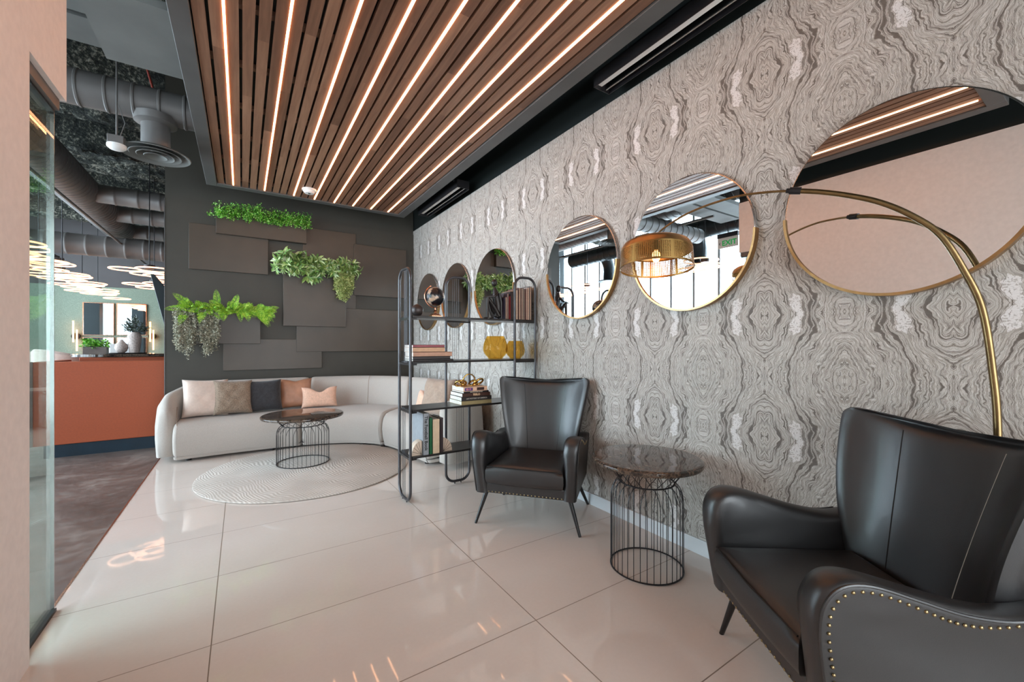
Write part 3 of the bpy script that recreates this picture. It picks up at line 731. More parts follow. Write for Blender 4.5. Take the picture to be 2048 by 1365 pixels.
COLS = {}
def bcol(c):
    if c not in COLS: COLS[c] = pm('book_cover_%d' % len(COLS), c, .45, nscale=30, amt=.04)
    return COLS[c]
M['paper_tan'] = pm('aged_paper', (188, 158, 136), .8, nscale=60, amt=.06)
M['paper'] = pm('book_paper', (216, 208, 196), .8, nscale=80, amt=.06)
def book(lab, loc, th, h, d, col, group, stand=True, rz=0, title=None, tcol=(230, 220, 200), tsize=.016, pages_front=False):
    """standing: spine at -y, thickness x, height z, depth y. lying: thickness z, long side x, depth y"""
    t = thing('book', lab, 'book', loc, rz, group)
    c = .002
    if stand:
        m = MB().box(0, 0, 0, th, .003, h) if not pages_front else MB().box(0, d - .003, 0, th, d, h)
        if pages_front: c = .0035
        m.box(0, 0, 0, c, d, h).box(th - c, 0, 0, th, d, h).build('cover', bcol(col), t, smooth=False)
        MB().box(c, .004 if not pages_front else .003, .003, th - c, d - .004, h - .004).build('pages', 'paper_tan' if pages_front else 'paper', t, smooth=False)
        if title: text(title, tsize, bcol(tcol), t, Matrix.Translation((th / 2, -.0005, h * .52)) @ Matrix.Rotation(PI / 2, 4, 'Y') @ Matrix.Rotation(PI / 2, 4, 'X'))
    else:
        MB().box(0, 0, 0, h, .003, th).box(0, 0, 0, h, d, c).box(0, 0, th - c, h, d, th).build('cover', bcol(col), t, smooth=False)
        MB().box(.003, .004, c, h - .003, d - .003, th - c).build('pages', 'paper', t, smooth=False)
        if title: text(title, tsize, bcol(tcol), t, Matrix.Translation((h / 2, -.0005, th / 2)) @ Matrix.Rotation(PI / 2, 4, 'X'))
    return t
# row on the top shelf
x = 1.945; g_ = 'books standing on the top shelf'
row = [(.012, .19, (38, 26, 40), 'thin dark purple book, first of the row beside the figure', 0), (.018, .20, (60, 40, 36), 'short book with orange-tan page edges next to the thin purple one', 1),
       (.015, .232, (70, 52, 60), 'taller book with pale pink page edges, third from the figure', 1), (.013, .205, (128, 34, 34), 'narrow dark red book near the figure', 0),
       (.026, .25, (60, 46, 46), 'thick dark brown book left of the shelf loop', 0), (.028, .262, (150, 116, 84), 'book with light tan page edges just left of the shelf loop', 1),
       (.028, .272, (46, 36, 36), 'first page-out book inside the left side of the shelf loop', 1), (.027, .288, (90, 44, 34), 'page-out book with red brown boards in the middle of the loop', 1),
       (.025, .29, (40, 34, 34), 'page-out book with black boards in the middle of the loop', 1), (.020, .282, (58, 46, 44), 'slimmer page-out book right of the black-boarded one', 1),
       (.021, .285, (98, 30, 30), 'page-out book with dark red boards in the right part of the loop', 1), (.024, .30, (170, 150, 140), 'page-out book with pale boards near the wall', 1),
       (.021, .312, (66, 56, 54), 'tallest book, closest to the wallpaper', 1)]
for th, h, col, lab, pf in row:
    book(lab, (x, 3.095 + R.uniform(0, .01), 1.468), th, h, .19, col, g_, pages_front=bool(pf)); x += th + .0012
# stack on the second shelf
g_ = 'books stacked at the left of the second shelf'; z = 1.112
for th, L, col, lab, ti in ((.014, .345, (44, 34, 34), 'thin black book at the bottom of the second-shelf stack', None), (.022, .315, (50, 40, 38), 'dark brown book second from the bottom of the second-shelf stack', None),
        (.036, .33, (186, 142, 118), 'thick tan book in the middle of the second-shelf stack', None), (.036, .27, (200, 158, 124), 'light brown book fourth up in the second-shelf stack', None),
        (.020, .265, (150, 78, 84), 'dull red book on top of the second-shelf stack', None)):
    book(lab, (1.112 + R.uniform(0, .004), 3.115, z), th, L, .20, col, g_, False, 0, ti, (120, 90, 70), .012); z += th + .0004
# stack on the third shelf
g_ = 'art books stacked on the third shelf'; z = .738
for th, L, dx, col, lab, ti, tc, ts in ((.033, .29, 0, (150, 132, 92), 'olive tan book at the bottom of the third-shelf stack', None, (0, 0, 0), .01),
        (.033, .285, .0, (40, 32, 30), 'black pottery book second from the bottom of the third-shelf stack', 'ART POTTERY OF AMERICA', (170, 160, 150), .016),
        (.030, .265, .008, (66, 38, 28), 'dark brown book with large pale capitals in the third-shelf stack', 'TESLO', (236, 200, 160), .024),
        (.014, .24, .02, (30, 24, 24), 'slim black architecture book fourth up in the third-shelf stack', 'ARCHITECTURAL DETAILS', (220, 200, 180), .010),
        (.036, .225, .018, (220, 178, 150), 'pink spined book with dark pictures on top of the third-shelf stack', None, (0, 0, 0), .01)):
    b = book(lab, (1.525 + dx, 3.10, z), th, L, .235, col, g_, False, R.uniform(-.02, .02), ti, tc, ts)
    if ti is None and th > .035:
        MB().box(.012, -.001, .006, .085, .0, .030).build('cover_picture', bcol((52, 44, 110)), b); MB().box(.125, -.001, .006, .195, .0, .030).build('cover_picture', bcol((60, 34, 28)), b)
        MB().ball((.035, -.001, .018), .014, .0005, .008).ball((.062, -.001, .019), .012, .0005, .006).build('picture_motif', bcol((190, 110, 120)), b)
    z += th + .0004
zt = z
t = thing('knot_ornament', 'polished gold interlinked ring ornament on top of the art books', 'ornament', (1.64, 3.19, zt))
M['gold'] = pm('polished_gold', (206, 164, 92), .12, 1, amt=.05)
def ringm(c, r, nrm, q, nm):
    nrm = Vector(nrm).normalized(); e1 = nrm.orthogonal().normalized(); e2 = nrm.cross(e1)
    MB().tube([Vector(c) + (e1 * math.cos(a) + e2 * math.sin(a)) * r for a in [2 * PI * k / 40 for k in range(40)]], q, 10, closed=True).build(nm, 'gold', t)
ringm((-.085, -.01, .027), .046, (.15, .55, .8), .009, 'ring'); ringm((0, 0, .050), .052, (.15, 1, .1), .0055, 'ring')
ringm((.085, -.01, .030), .046, (-.2, .6, .75), .009, 'ring'); ringm((-.055, .015, .02), .035, (.5, -.3, .9), .009, 'ring'); ringm((.05, .02, .022), .035, (-.5, -.3, .9), .009, 'ring')
# bottom shelf: book ends and four books
def bookend(lab, x, flip):
    t = thing('bookend', lab, 'bookend', (x, 3.11, .375), group='fan-shaped stone bookends on the lowest shelf')
    s_ = -1 if flip else 1
    poly = [(0, 0)] + [(s_ * .082 * math.cos(a), .112 * math.sin(a)) for a in [PI / 2 * k / 14 for k in range(15)]]
    MB().prism(poly, 0, .075, 'y').build('fan_block', M['stone'], t, bevel=.002)
    ln = MB()
    for k in range(1, 5):
        a = PI / 2 * k / 5; ln.tube([(0.004 * s_, -.0008, .004), (s_ * .081 * math.cos(a), -.0008, .110 * math.sin(a))], .0012, 4)
    ln.build('inlay_lines', 'black_metal', t)
M['stone'] = pm('cream_stone', (206, 186, 166), .5, nscale=12, amt=.05)
bookend('cream fan bookend at the left end of the lowest shelf, beside the large grey book', 1.184, True); bookend('cream fan bookend right of the four upright books on the lowest shelf', 1.362, False)
g_ = 'books standing on the lowest shelf'
book('largest grey upright book with bold black title on the lowest shelf', (1.190, 3.095, .375), .047, .325, .25, (140, 142, 146), g_, title='The Football Book', tcol=(20, 20, 20), tsize=.036)
book('green upright book on the lowest shelf', (1.240, 3.095, .375), .026, .285, .21, (18, 84, 46), g_)
book('wide beige upright book on the lowest shelf', (1.268, 3.095, .375), .060, .272, .20, (206, 180, 150), g_)
book('dark brown upright book against the right bookend', (1.330, 3.095, .375), .028, .278, .21, (50, 38, 38), g_)
# decor on top shelf
o = MB().ball((0, 0, .048), .048, seg=28, rings=18).build('decorative_sphere', pm('dark_bronze_ball', (70, 62, 60), .42, .6, amt=.15), loc=(1.165, 3.16, 1.468))
tag(o, 'plain dark bronze ball at the left end of the top shelf', 'ornament')
t = thing('desk_globe', 'small dark globe on a copper stepped stand on the top shelf', 'globe', (1.32, 3.17, 1.468))
M['copper'] = pm('copper', (222, 160, 128), .2, 1, amt=.04)
MB().ball((0, 0, .166), .078, seg=32, rings=20).build('globe_ball', 'globe', t)
pts = [(.0 + .089 * math.cos(a), 0, .166 + .089 * math.sin(a)) for a in [math.radians(115 + 185 * k / 30) for k in range(31)]]
MB().tube(pts, .0045, 8).ball((-.038, 0, .249), .007).build('meridian_arm', 'copper', t)
MB().lathe([(.062, 0), (.062, .008), (.052, .010), (.050, .018), (.040, .020), (.036, .027), (.015, .031), (.010, .045), (.016, .050), (.008, .058), (.006, .075)], seg=4).xf(Matrix.Rotation(PI / 4, 4, 'Z')).build('stand', 'copper', t, ang=20)
t = thing('seated_figure_sculpture', 'dark bronze abstract figure sitting with knees raised on the top shelf', 'sculpture', (1.87, 3.17, 1.468))
M['bronze'] = pm('dark_bronze', (44, 38, 36), .38, .5, amt=.15)
sk = MB()
sk.tube(catmull([(.035, 0, .02), (.05, 0, .07), (.045, 0, .14), (.030, 0, .20), (.022, 0, .245), (.014, 0, .285)], 5), [.026 + .010 * math.sin(PI * i / 25) * 1 - .018 * (i / 25) ** 4 for i in range(26)], 14)
sk.ball((.012, 0, .325), .026, .026, .034)
for y_, kx, fx in ((-.020, -.066, -.070), (.022, -.036, .010)):
    sk.tube(catmull([(.05, y_, .03), (.005, y_, .10), (kx, y_, .185)], 6), [.021 - .007 * i / 12 for i in range(13)], 10)
    sk.tube(catmull([(kx, y_, .188), (kx - .002 + (fx - kx) * .3, y_, .10), (fx, y_, .012)], 6), [.015 - .005 * i / 12 for i in range(13)], 10)
    sk.tube([(fx, y_, .010), (fx - .032, y_, .007)], [.010, .006], 8)
sk.tube(catmull([(.028, -.03, .235), (-.01, -.045, .20), (-.05, -.03, .196), (-.095, -.02, .188)], 6), [.012 - .005 * i / 18 for i in range(19)], 8)
sk.tube(catmull([(.040, .03, .235), (.062, .04, .16), (.066, .035, .08), (.068, .03, .008)], 6), [.012 - .004 * i / 18 for i in range(19)], 8)
sk.tube(catmull([(.045, -.032, .235), (.060, -.04, .15), (.064, -.035, .08), (.070, -.03, .008)], 6), [.012 - .004 * i / 18 for i in range(19)], 8)
sk.build('body', 'bronze', t)
for x_, s_, lab in ((1.905, 1., 'larger amber glass vase on the second shelf'), (2.12, .80, 'smaller amber glass vase on the second shelf, near the wall')):
    t = thing('glass_vase', lab, 'vase', (x_, 3.19, 1.112), group='amber glass vases')
    pr = [(.06, 0), (.066, .008), (.074, .020), (.092, .038), (.107, .065), (.111, .095), (.107, .13), (.095, .168), (.078, .205)]
    pr = [(p.x, p.y) for p in catmull([(a_, b_, 0) for a_, b_ in pr], 4)]
    pr2 = [(r - .005, z + .004) for r, z in reversed(pr)]
    MB().lathe([(r * s_, z * s_) for r, z in pr + [(.073, .206)] + pr2[1:-1] + [(.001, .018)]], seg=40, cap=False).build('glass_body', 'amber', t, ang=70)

# ------------------------------------------------------------------ armchairs
def armchair(lab, loc, rz):
    t = thing('armchair', lab, 'armchair', loc, rz, 'black leather wing armchairs')
    # wing back : sections by height, closed loops in plan
    secs = []; NH = 20
    front_cache = {}
    def halfw(h): return .268 + .085 * max(0, h - .25) ** 1.2 / .75 ** 1.2 * 1.1
    def section(h, sh=0.):
        z = .25 + .665 * h; wv = halfw(h); y0 = .17 + .155 * h ** 1.1
        wing = .03 + .115 * math.sin(PI * min(1, max(0, (h - .15) / .85)) ** .9 * .62)
        fr = []; bk = []; n = 16
        for i in range(n + 1):
            a = -1 + 2 * i / n
            yy = y0 - wing * abs(a) ** 3.0 - .012 * (1 - a * a)
            zz = z + (.045 * abs(a) ** 2.2) * h ** 6
            fr.append(Vector((a * (wv - sh), yy + sh, zz)))
        for i in range(n + 1):
            a = 1 - 2 * i / n
            yy = y0 + .085 - wing * .80 * abs(a) ** 3.0 - (.02 * abs(a) ** 6)
            zz = z + (.045 * abs(a) ** 2.2) * h ** 6
            bk.append(Vector((a * (wv + .012 - sh), yy - sh, zz)))
        return fr + bk
    for j in range(NH + 1): secs.append(section(j / NH))
    for sh, dz in ((.008, .014), (.022, .026), (.038, .031)):
        s_ = section(1., sh); secs.append([p + Vector((0, 0, dz)) for p in s_])
    MB().loft(secs).build('wing_back', 'leather', t, ang=60, subd=1)
    for sx_, mt, r_ in ((-.47, 'black_seam', .0022), (.47, 'black_seam' if lab.startswith('black leather wing armchair beside') else 'stitch', .0013)):
        pts = []
        for j in range(4, NH + 1):
            h = j / NH; z = .25 + .665 * h; wv = halfw(h); y0 = .17 + .155 * h ** 1.1; wing = .03 + .115 * math.sin(PI * min(1, max(0, (h - .15) / .85)) ** .9 * .62)
            a = sx_ * (1 - .12 * (1 - h)); pts.append((a * wv, y0 - wing * abs(a) ** 3 - .012 * (1 - a * a) - .0005, z + .045 * abs(a) ** 2.2 * h ** 6))
        MB().tube(pts, r_, 5).build('back_seam', mt, t)
    # arms: outline in y,z
    out = catmull([(-.335, .235, 0), (-.355, .36, 0), (-.374, .50, 0), (-.366, .585, 0), (-.325, .636, 0), (-.25, .644, 0), (-.13, .612, 0), (0, .575, 0), (.12, .557, 0), (.22, .568, 0)], 5)
    out = [(p.x, p.y) for p in out]
    cy, cz = -.05, .40
    def flare(x, y, z): return x + .030 * (z - .24) / .42 + (-.02 * max(0, y + .05))
    for sg in (-1, 1):
        secs = []
        # inner x .245 -> outer x .335, rounded
        for (xx, ins) in ((.255, .05), (.258, .028), (.266, .012), (.280, .002), (.305, 0), (.325, .003), (.336, .010), (.340, .018)):
            sec = []
            full = out + [(.30, .56), (.30, .235)]
            for (y, z) in full:
                dy_, dz_ = cy - y, cz - z; L = math.hypot(dy_, dz_); k = ins / L if L > 0 else 0
                yy, zz = (y + dy_ * k, z + dz_ * k) if z > .24 else (y + (ins * .7 if y < 0 else -ins * .3), z)
                bulge = 0
                if xx < .28 and y < -.2 and z > .45: bulge = -.018 * min(1, (-.2 - y) / .12) * min(1, (z - .45) / .1)
                sec.append((sg * flare(xx + bulge, yy, zz), yy, zz))
            secs.append(sec)
        secs.append([(p[0] - sg * .003, p[1] * .98 - .001, .40 + (p[2] - .40) * .93) for p in secs[-1]])
        MB().loft(secs).build('arm', 'leather', t, ang=50)
        path = []
        for (y, z) in out[:-2]:
            dy_, dz_ = cy - y, cz - z; L = math.hypot(dy_, dz_); k = .014 / L; yy, zz = y + dy_ * k, z + dz_ * k
            path.append((sg * flare(.3415, yy, zz), yy, zz))
        MB().tube(path, .004, 6).build('piping', 'leather', t)
        nm = MB(); acc = 0; last = None
        for i in range(len(out) - 1):
            for q in range(12):
                y = out[i][0] + (out[i + 1][0] - out[i][0]) * q / 12; z = out[i][1] + (out[i + 1][1] - out[i][1]) * q / 12
                if last: acc += math.hypot(y - last[0], z - last[1])
                last = (y, z)
                if acc >= .0245:
                    acc = 0; dy_, dz_ = cy - y, cz - z; L = math.hypot(dy_, dz_); k = .040 / L; yy, zz = y + dy_ * k, z + dz_ * k
                    nm.ball((sg * (flare(.3405, yy, zz) - .002), yy, zz), .004, .0052, .0052, 8, 6)
        nm.build('nailhead_trim', 'nail', t, label='row of brass nailheads')
    # seat frame and apron
    MB().prism([(-.335, -.325), (.335, -.325), (.31, .27), (-.31, .27)], .235, .31).build('seat_frame', 'leather', t, bevel=.012)
    nm = MB()
    for k in range(27): nm.ball((-.325 + .65 * k / 26, -.326, .247), .0046, .003, .0046, 8, 6)
    nm.build('nailhead_trim', 'nail', t, label='row of brass nailheads')
    # seat cushion
    cs = []
    for (z, ins) in ((.300, .03), (.306, .012), (.318, .002), (.34, -.004), (.39, -.004), (.415, .002), (.427, .012), (.434, .03), (.438, .08), (.440, .14)):
        xf = .262 - ins; yf = -.352 + ins; yb = .165 - ins * .3; pl = []
        n = 8
        for k in range(n + 1): pl.append((-xf + 2 * xf * k / n, yf - .010 * (1 - (2 * k / n - 1) ** 2), z + (.006 if z > .42 else 0) * (1 - (2 * k / n - 1) ** 2)))
        for k in range(n + 1): pl.append((xf - .012 * k / n, yf + (yb - yf) * k / n, z))
        for k in range(n + 1): pl.append((xf - 2 * xf * k / n, yb, z))
        for k in range(n + 1): pl.append((-xf, yb + (yf - yb) * k / n, z))
        cs.append(pl)
    MB().loft(cs).build('seat_cushion', 'leather', t, ang=60)
    MB().tube([(-.256, -.352, .424), (0, -.364, .426), (.256, -.352, .424)], .0028, 6).build('cushion_piping', 'black_seam', t)
    for sx_ in (-1, 1):
        for sy in (-1, 1):
            x0, y0, x1, y1 = (.285, -.25, .362, -.285) if sy < 0 else (.25, .22, .345, .285)
            MB().cyl((sx_ * x1, y1, 0), (sx_ * x0, y0, .245), .0095, .017, 14).build('leg', 'legs', t)
    return t
armchair('black leather wing armchair beside the shelf unit, beyond the side table', (1.815, 2.456, 0), math.atan2(-.77, .64))
armchair('black leather wing armchair nearest the camera, cropped at the bottom right', (1.749, .538, 0), math.atan2(-.81, -.585))

# ------------------------------------------------------------------ arc floor lamp
t = thing('arc_floor_lamp', 'tall brass arc floor lamp with a perforated drum shade behind the near armchair', 'floor lamp', (2.12, .27, 0))
dx_, dy_ = -.337, .941
prof = [(0, .03), (0, .5), (0.0, .95), (.012, 1.162), (.035, 1.366), (.075, 1.497), (.136, 1.637), (.213, 1.722), (.296, 1.785), (.384, 1.829), (.478, 1.865), (.561, 1.888)]
prof2 = [(.561, 1.888), (.65, 1.903), (.764, 1.911), (.888, 1.898), (.998, 1.87), (1.093, 1.826), (1.130, 1.797)]
P1 = catmull([(dx_ * s_, dy_ * s_, z) for s_, z in prof], 6); P2 = catmull([(dx_ * s_, dy_ * s_, z) for s_, z in prof2], 6)
MB().tube(P1, .0105, 14).build('pole', 'lampbrass', t); MB().tube(P2, .0052, 10).build('arm', 'lampbrass', t)
jp = P1[-1]; jd = (P2[2] - P1[-3]).normalized()
MB().cyl(jp - jd * .02, jp + jd * .02, .0145).cyl(jp + jd * .02, jp + jd * .032, .010).build('joint', 'black_metal', t)
MB().lathe([(.15, 0), (.15, .03), (.145, .035), (.02, .04)], seg=48).build('base', 'granite', t)
sh = bpy.data.objects.new('shade_pivot', None)
e = P2[-1]; SR = .176
mb = MB(); seg = 96
ps = [(.02, .006), (.10, .004), (.135, -.002), (.155, -.013), (.166, -.03), (.170, -.045), (.175, -.155)]
TM = Matrix.Translation(e + Vector((-.004, .006, -.036))) @ Matrix.Rotation(-.07, 4, 'X') @ Matrix.Rotation(.08, 4, 'Y')
# solid dome top
MB().lathe([(r, z) for r, z in ps[:6]], seg=seg, cap=False).xf(TM).build('shade_top', 'brass', t)
me = bpy.data.meshes.new('shade_wall'); vs_ = []; uv = []; fs_ = []; nz = 8
for j in range(nz + 1):
    f = j / nz
    for k in range(seg + 1):
        a = 2 * PI * k / seg; r = .170 + .005 * f; vs_.append(TM @ Vector((r * math.cos(a), r * math.sin(a), -.045 - .092 * f))); uv.append((k / seg * 114, f * 13))
fs_ = [(j * (seg + 1) + k, j * (seg + 1) + k + 1, (j + 1) * (seg + 1) + k + 1, (j + 1) * (seg + 1) + k) for j in range(nz) for k in range(seg)]
me.from_pydata(vs_, [], fs_); ul = me.uv_layers.new(name='UVMap')
for lp in me.loops: ul.data[lp.index].uv = uv[lp.vertex_index]
me.polygons.foreach_set('use_smooth', [True] * len(me.polygons)); me.materials.append(M['shade'])
so_ = bpy.data.objects.new('perforated_shade', me); C.objects.link(so_); so_.parent = t; so_['label'] = 'perforated brass drum wall'
MB().tube([TM @ Vector((.1755 * math.cos(a), .1755 * math.sin(a), -.138)) for a in [2 * PI * k / 64 for k in range(64)]], .0022, 6, closed=True).build('shade_rim', 'brass', t)
MB().xf(Matrix()).lathe([(.010, .0), (.022, .004), (.024, .016), (.014, .026), (.006, .032)], seg=20).xf(TM).build('shade_cap', 'copper', t)
MB().lathe([(.014, 0), (.014, -.045)], seg=16).xf(TM).build('socket', 'black_metal', t)
MB().ball((0, 0, -.075), .020, .020, .032).xf(TM).build('light_bulb', 'bulb', t)

# ------------------------------------------------------------------ glass partition at the left
t = thing('glass_partition', 'clear green-tinted glass partition pane at the left wall end', 'glass panel', (-.74, 0, 0))
MB().box(-.006, 1.6, .012, .006, 2.785, 2.335).build('glass_pane', 'glass', t)
MB().box(-.0065, 2.781, .012, .0065, 2.786, 2.335).build('polished_edge', M['silver'], t, label='bright polished glass edge')
MB().box(-.014, 2.366, .0, .014, 2.785, .014).build('bottom_track', 'black_metal', t)
MB().box(-.012, 2.366, 2.325, .012, 2.765, 2.345).build('top_track', 'black_metal', t)

# ------------------------------------------------------------------ office: reception desk
t = thing('reception_desk', 'burnt orange reception desk with navy plinth behind the lounge', 'desk', (0, 6.51, 0))
MB().box(-1.89, 0, .14, -.775, .10, 1.05).box(-1.89, .10, .14, -1.80, .9, 1.05).build('front_panel', 'orange', t, bevel=.006)
MB().box(-1.80, .015, 0, -.775, .10, .14).box(-1.74, .1, 0, -1.66, .8, .14).build('plinth', 'navy', t)
MB().box(-1.9, -.004, .14, -1.875, 0, 1.055).build('side_trim', 'taupe', t)
t = thing('reception_counter', 'curved dark marble counter on an orange body behind the reception desk', 'counter', (0, 7.35, 0))
MB().box(-1.72, .0, 0, .5, .5, 1.075).build('body', 'orange', t, bevel=.004)
poly = [(.6, -.02), (.6, .62)] + [(-1.45 + .42 * math.cos(a), .30 + .32 * math.sin(a)) for a in [PI / 2 + PI * k / 16 for k in range(17)]]
MB().prism(poly, 1.077, 1.115).build('marble_top', 'granite', t, bevel=.004)
t = thing('tall_vase', 'tall textured grey vase with dark leafy branches on the marble counter', 'vase', (-1.24, 7.62, 1.127))
M['vase'] = pm('textured_stoneware', (176, 160, 152), .8, nscale=60, amt=.12, bump=1., bscale=70)
MB().lathe([(.050, 0), (.054, .01), (.064, .10), (.075, .195), (.077, .225), (.06, .262), (.045, .275), (.048, .283)], seg=32, cap=True).build('vase_body', 'vase', t)
mb = MB(); st = MB()
M['olive'] = mat_leaf('olive_leaf', [(28, 38, 32), (60, 70, 58), (96, 100, 84)])
for k in range(26):
    d = Vector((R.gauss(0, .75), R.gauss(0, .5), R.uniform(.35, 1))).normalized(); L = R.uniform(.12, .24)
    st.tube([(0, 0, .27), tuple(Vector((0, 0, .27)) + d * L)], .002, 4)
    for q in range(12): leafquad(mb, Vector((0, 0, .27)) + d * L * R.uniform(.3, 1), d + rv(.7), rv(), R.uniform(.03, .05), .014)
mb.build('leaves', M['olive'], t, kind='stuff'); st.build('branches', M['olive'], t)
o = MB().lathe([(.03, 0), (.055, .02), (.070, .065), (.064, .11), (.036, .145), (.020, .165), (.021, .178)], seg=32).build('round_vase', 'vase', loc=(-1.375, 7.62, 1.127)); tag(o, 'round squat grey vase beside the tall vase', 'vase')
o = MB().lathe([(.02, 0), (.19, 0), (.20, .012), (.185, .008), (.02, .006)], seg=40).xf(Matrix.Scale(.7, 4, (0, 1, 0))).build('tray', 'black_metal', loc=(-1.31, 7.62, 1.115)); tag(o, 'dark oval tray under the two vases', 'tray')
def potplant(x, y, z, s_, lab):
    t = thing('potted_plant', lab, 'plant', (x, y, z))
    MB().box(-.10 * s_, -.06 * s_, 0, .10 * s_, .06 * s_, .10 * s_).build('pot', 'taupe', t, bevel=.003)
    mb = MB()
    for k in range(420): leafquad(mb, Vector((R.uniform(-.11, .11) * s_, R.uniform(-.06, .06) * s_, R.uniform(.09, .18) * s_)), rv(), rv(), .035 * s_, .016 * s_)
    mb.build('foliage', 'boxleaf', t, kind='stuff')
potplant(-1.80, 8.45, 1.08, 1.25, 'small green plant in a grey pot behind the reception counter')
struct('trim_5', MB().box(-2.05, 8.2, 0, -.6, 8.7, 1.08), 'white_trim')
o = MB().box(-.13, -.1, 0, .13, .1, .17).box(-.10, -.101, .03, .02, -.1, .05).build('printer', 'white_plastic', bevel=.015, loc=(-1.50, 8.45, 1.08)); tag(o, 'white desktop printer beside the green potted plant', 'printer')
def tub(x, y, rz, lab, z=.0):
    t = thing('bar_chair', lab, 'chair', (x, y, 0), rz, 'pale upholstered chairs behind the desk')
    se = []
    for k in range(21):
        a = PI * (-.15 + 1.3 * k / 20); r = .25
        h = .40 + .12 * math.sin(PI * k / 20)
        se.append([(r * math.cos(a), r * math.sin(a), .66), ((r + .05) * math.cos(a), (r + .05) * math.sin(a), .66), ((r + .055) * math.cos(a), (r + .055) * math.sin(a), .66 + h - .03), ((r + .03) * math.cos(a), (r + .03) * math.sin(a), .66 + h), ((r + .003) * math.cos(a), (r + .003) * math.sin(a), .66 + h - .03)])
    MB().loft(se).build('backrest', 'chairpale', t)
    MB().lathe([(.22, .62), (.25, .64), (.25, .72), (.2, .75), (.001, .76)], seg=28).build('seat', 'chairpale', t)
    for a in (45, 135, 225, 315): MB().cyl((.24 * math.cos(math.radians(a)), .24 * math.sin(math.radians(a)), 0), (.15 * math.cos(math.radians(a)), .15 * math.sin(math.radians(a)), .64), .012).build('leg', 'legs', t)
tub(-2.50, 8.9, 2.0, 'pale upholstered high chair left of the others behind the orange desk'); tub(-2.02, 8.05, 2.2, 'pale upholstered high chair partly hidden by the orange counter')
# far wall mirrors and sconces  (wall at y=16)
k_ = lambda px, py: None
FW = 15.99
def fm(x0, x1, z0, z1, lab):
    t = thing('wall_mirror', lab, 'mirror', ((x0 + x1) / 2, FW, (z0 + z1) / 2), group='copper framed mirrors on the green wall')
    a, b = (x1 - x0) / 2, (z1 - z0) / 2
    MB().box(-a, -.012, -b, a, 0, b).build('mirror_glass', 'mirror', t)
    MB().box(-a - .015, -.03, -b - .015, -a, 0, b + .015).box(a, -.03, -b - .015, a + .015, 0, b + .015).box(-a, -.03, -b - .015, a, 0, -b).box(-a, -.03, b, a, 0, b + .015).build('copper_frame', 'copper', t)
FX = lambda px: FW * ((.5468 + (px - 1024) / 827 * .8373) / (.8373 - (px - 1024) / 827 * .5468))
FD = lambda px: FW / (.8373 - (px - 1024) / 827 * .5468)
FZ = lambda px, py: 1.25 - (py - 688) / 827 * FD(px)
xa, xb, xc, xd = FX(167), FX(227), FX(235), FX(292)
fm(xa, xb, FZ(197, 670), FZ(197, 607), 'upper left copper framed mirror on the green wall'); fm(xc, xd, FZ(262, 670), FZ(262, 609), 'upper right copper framed mirror on the green wall')
fm(xa, xb, FZ(197, 676) - .9, FZ(197, 676), 'lower left copper framed mirror on the green wall'); fm(xc, xd, FZ(262, 676) - .9, FZ(262, 676), 'lower right copper framed mirror on the green wall')
for px, lab in ((153, 'tube wall sconce left of the copper framed mirrors'), (305, 'tube wall sconce right of the copper framed mirrors')):
    x = FX(px); t = thing('wall_sconce', lab, 'wall light', (x, FW, FZ(px, 673)), group='tube sconces on the green wall')
    MB().lathe([(.085, -.10), (.085, 0)], seg=28, axis='y').build('disc', 'black_metal', t)
    MB().cyl((-.035, -.12, -.16), (-.035, -.12, .42), .018).build('glowing_tube', 'sconce', t); MB().cyl((.035, -.12, -.40), (.035, -.12, .18), .018).build('glowing_tube', 'sconce', t)
# ring chandeliers
def chandelier(x, y, z, seed, lab):
    rr = random.Random(seed)
    t = thing('ring_chandelier', lab, 'ceiling light', (x, y, z), group='ring chandeliers over the office')
    MB().cyl((0, 0, .12), (0, 0, 4.9 - z), .008, seg=8).build('stem', 'black_metal', t)
    MB().lathe([(.07, .06), (.08, .08), (.08, .13), (.02, .14)], seg=20).build('hub', 'black_metal', t)
    for k, (dx, dy, dz, r) in enumerate(((-.30, .0, .02, .24), (.10, .05, .07, .30), (.16, -.10, -.06, .22), (-.06, .12, -.02, .27), (.34, .1, -.12, .24))):
        dx += rr.uniform(-.05, .05); dy += rr.uniform(-.1, .1); r *= rr.uniform(.9, 1.1)
        MB().tube([(dx + r * math.cos(a), dy + r * math.sin(a), dz) for a in [2 * PI * q / 48 for q in range(48)]], .012, 8, closed=True).build('glowing_ring', 'ring', t)
        MB().tube([(dx, dy + r, dz), (dx * .6, dy + r * .4, dz + .1), (0, 0, .12)], .002, 4).build('support', 'black_metal', t)
for x, y, z, lab in ((-2.77, 8.97, 2.60, 'ring chandelier highest at the left edge, seen through the glass'), (-2.87, 10.2, 2.56, 'second ring chandelier in the row from the glass'), (-2.95, 11.6, 2.56, 'middle ring chandelier of the long row over the office'),
        (-3.03, 13.15, 2.56, 'fourth ring chandelier of the long row, above the desk'), (-3.08, 14.6, 2.56, 'farthest ring chandelier of the long row, near the green wall'),
        (-1.42, 9.98, 2.56, 'ring chandelier beside the dark planted wall edge'), (-1.60, 11.8, 2.50, 'ring chandelier behind the one at the dark wall edge'), (-2.9, 4.6, 2.75, 'ring chandelier seen in the mirror behind the lamp shade'), (-2.7, 7.6, 2.62, 'ring chandelier seen in the mirror beside the shelf unit')):
    chandelier(x, y, z, int(y * 10), lab)
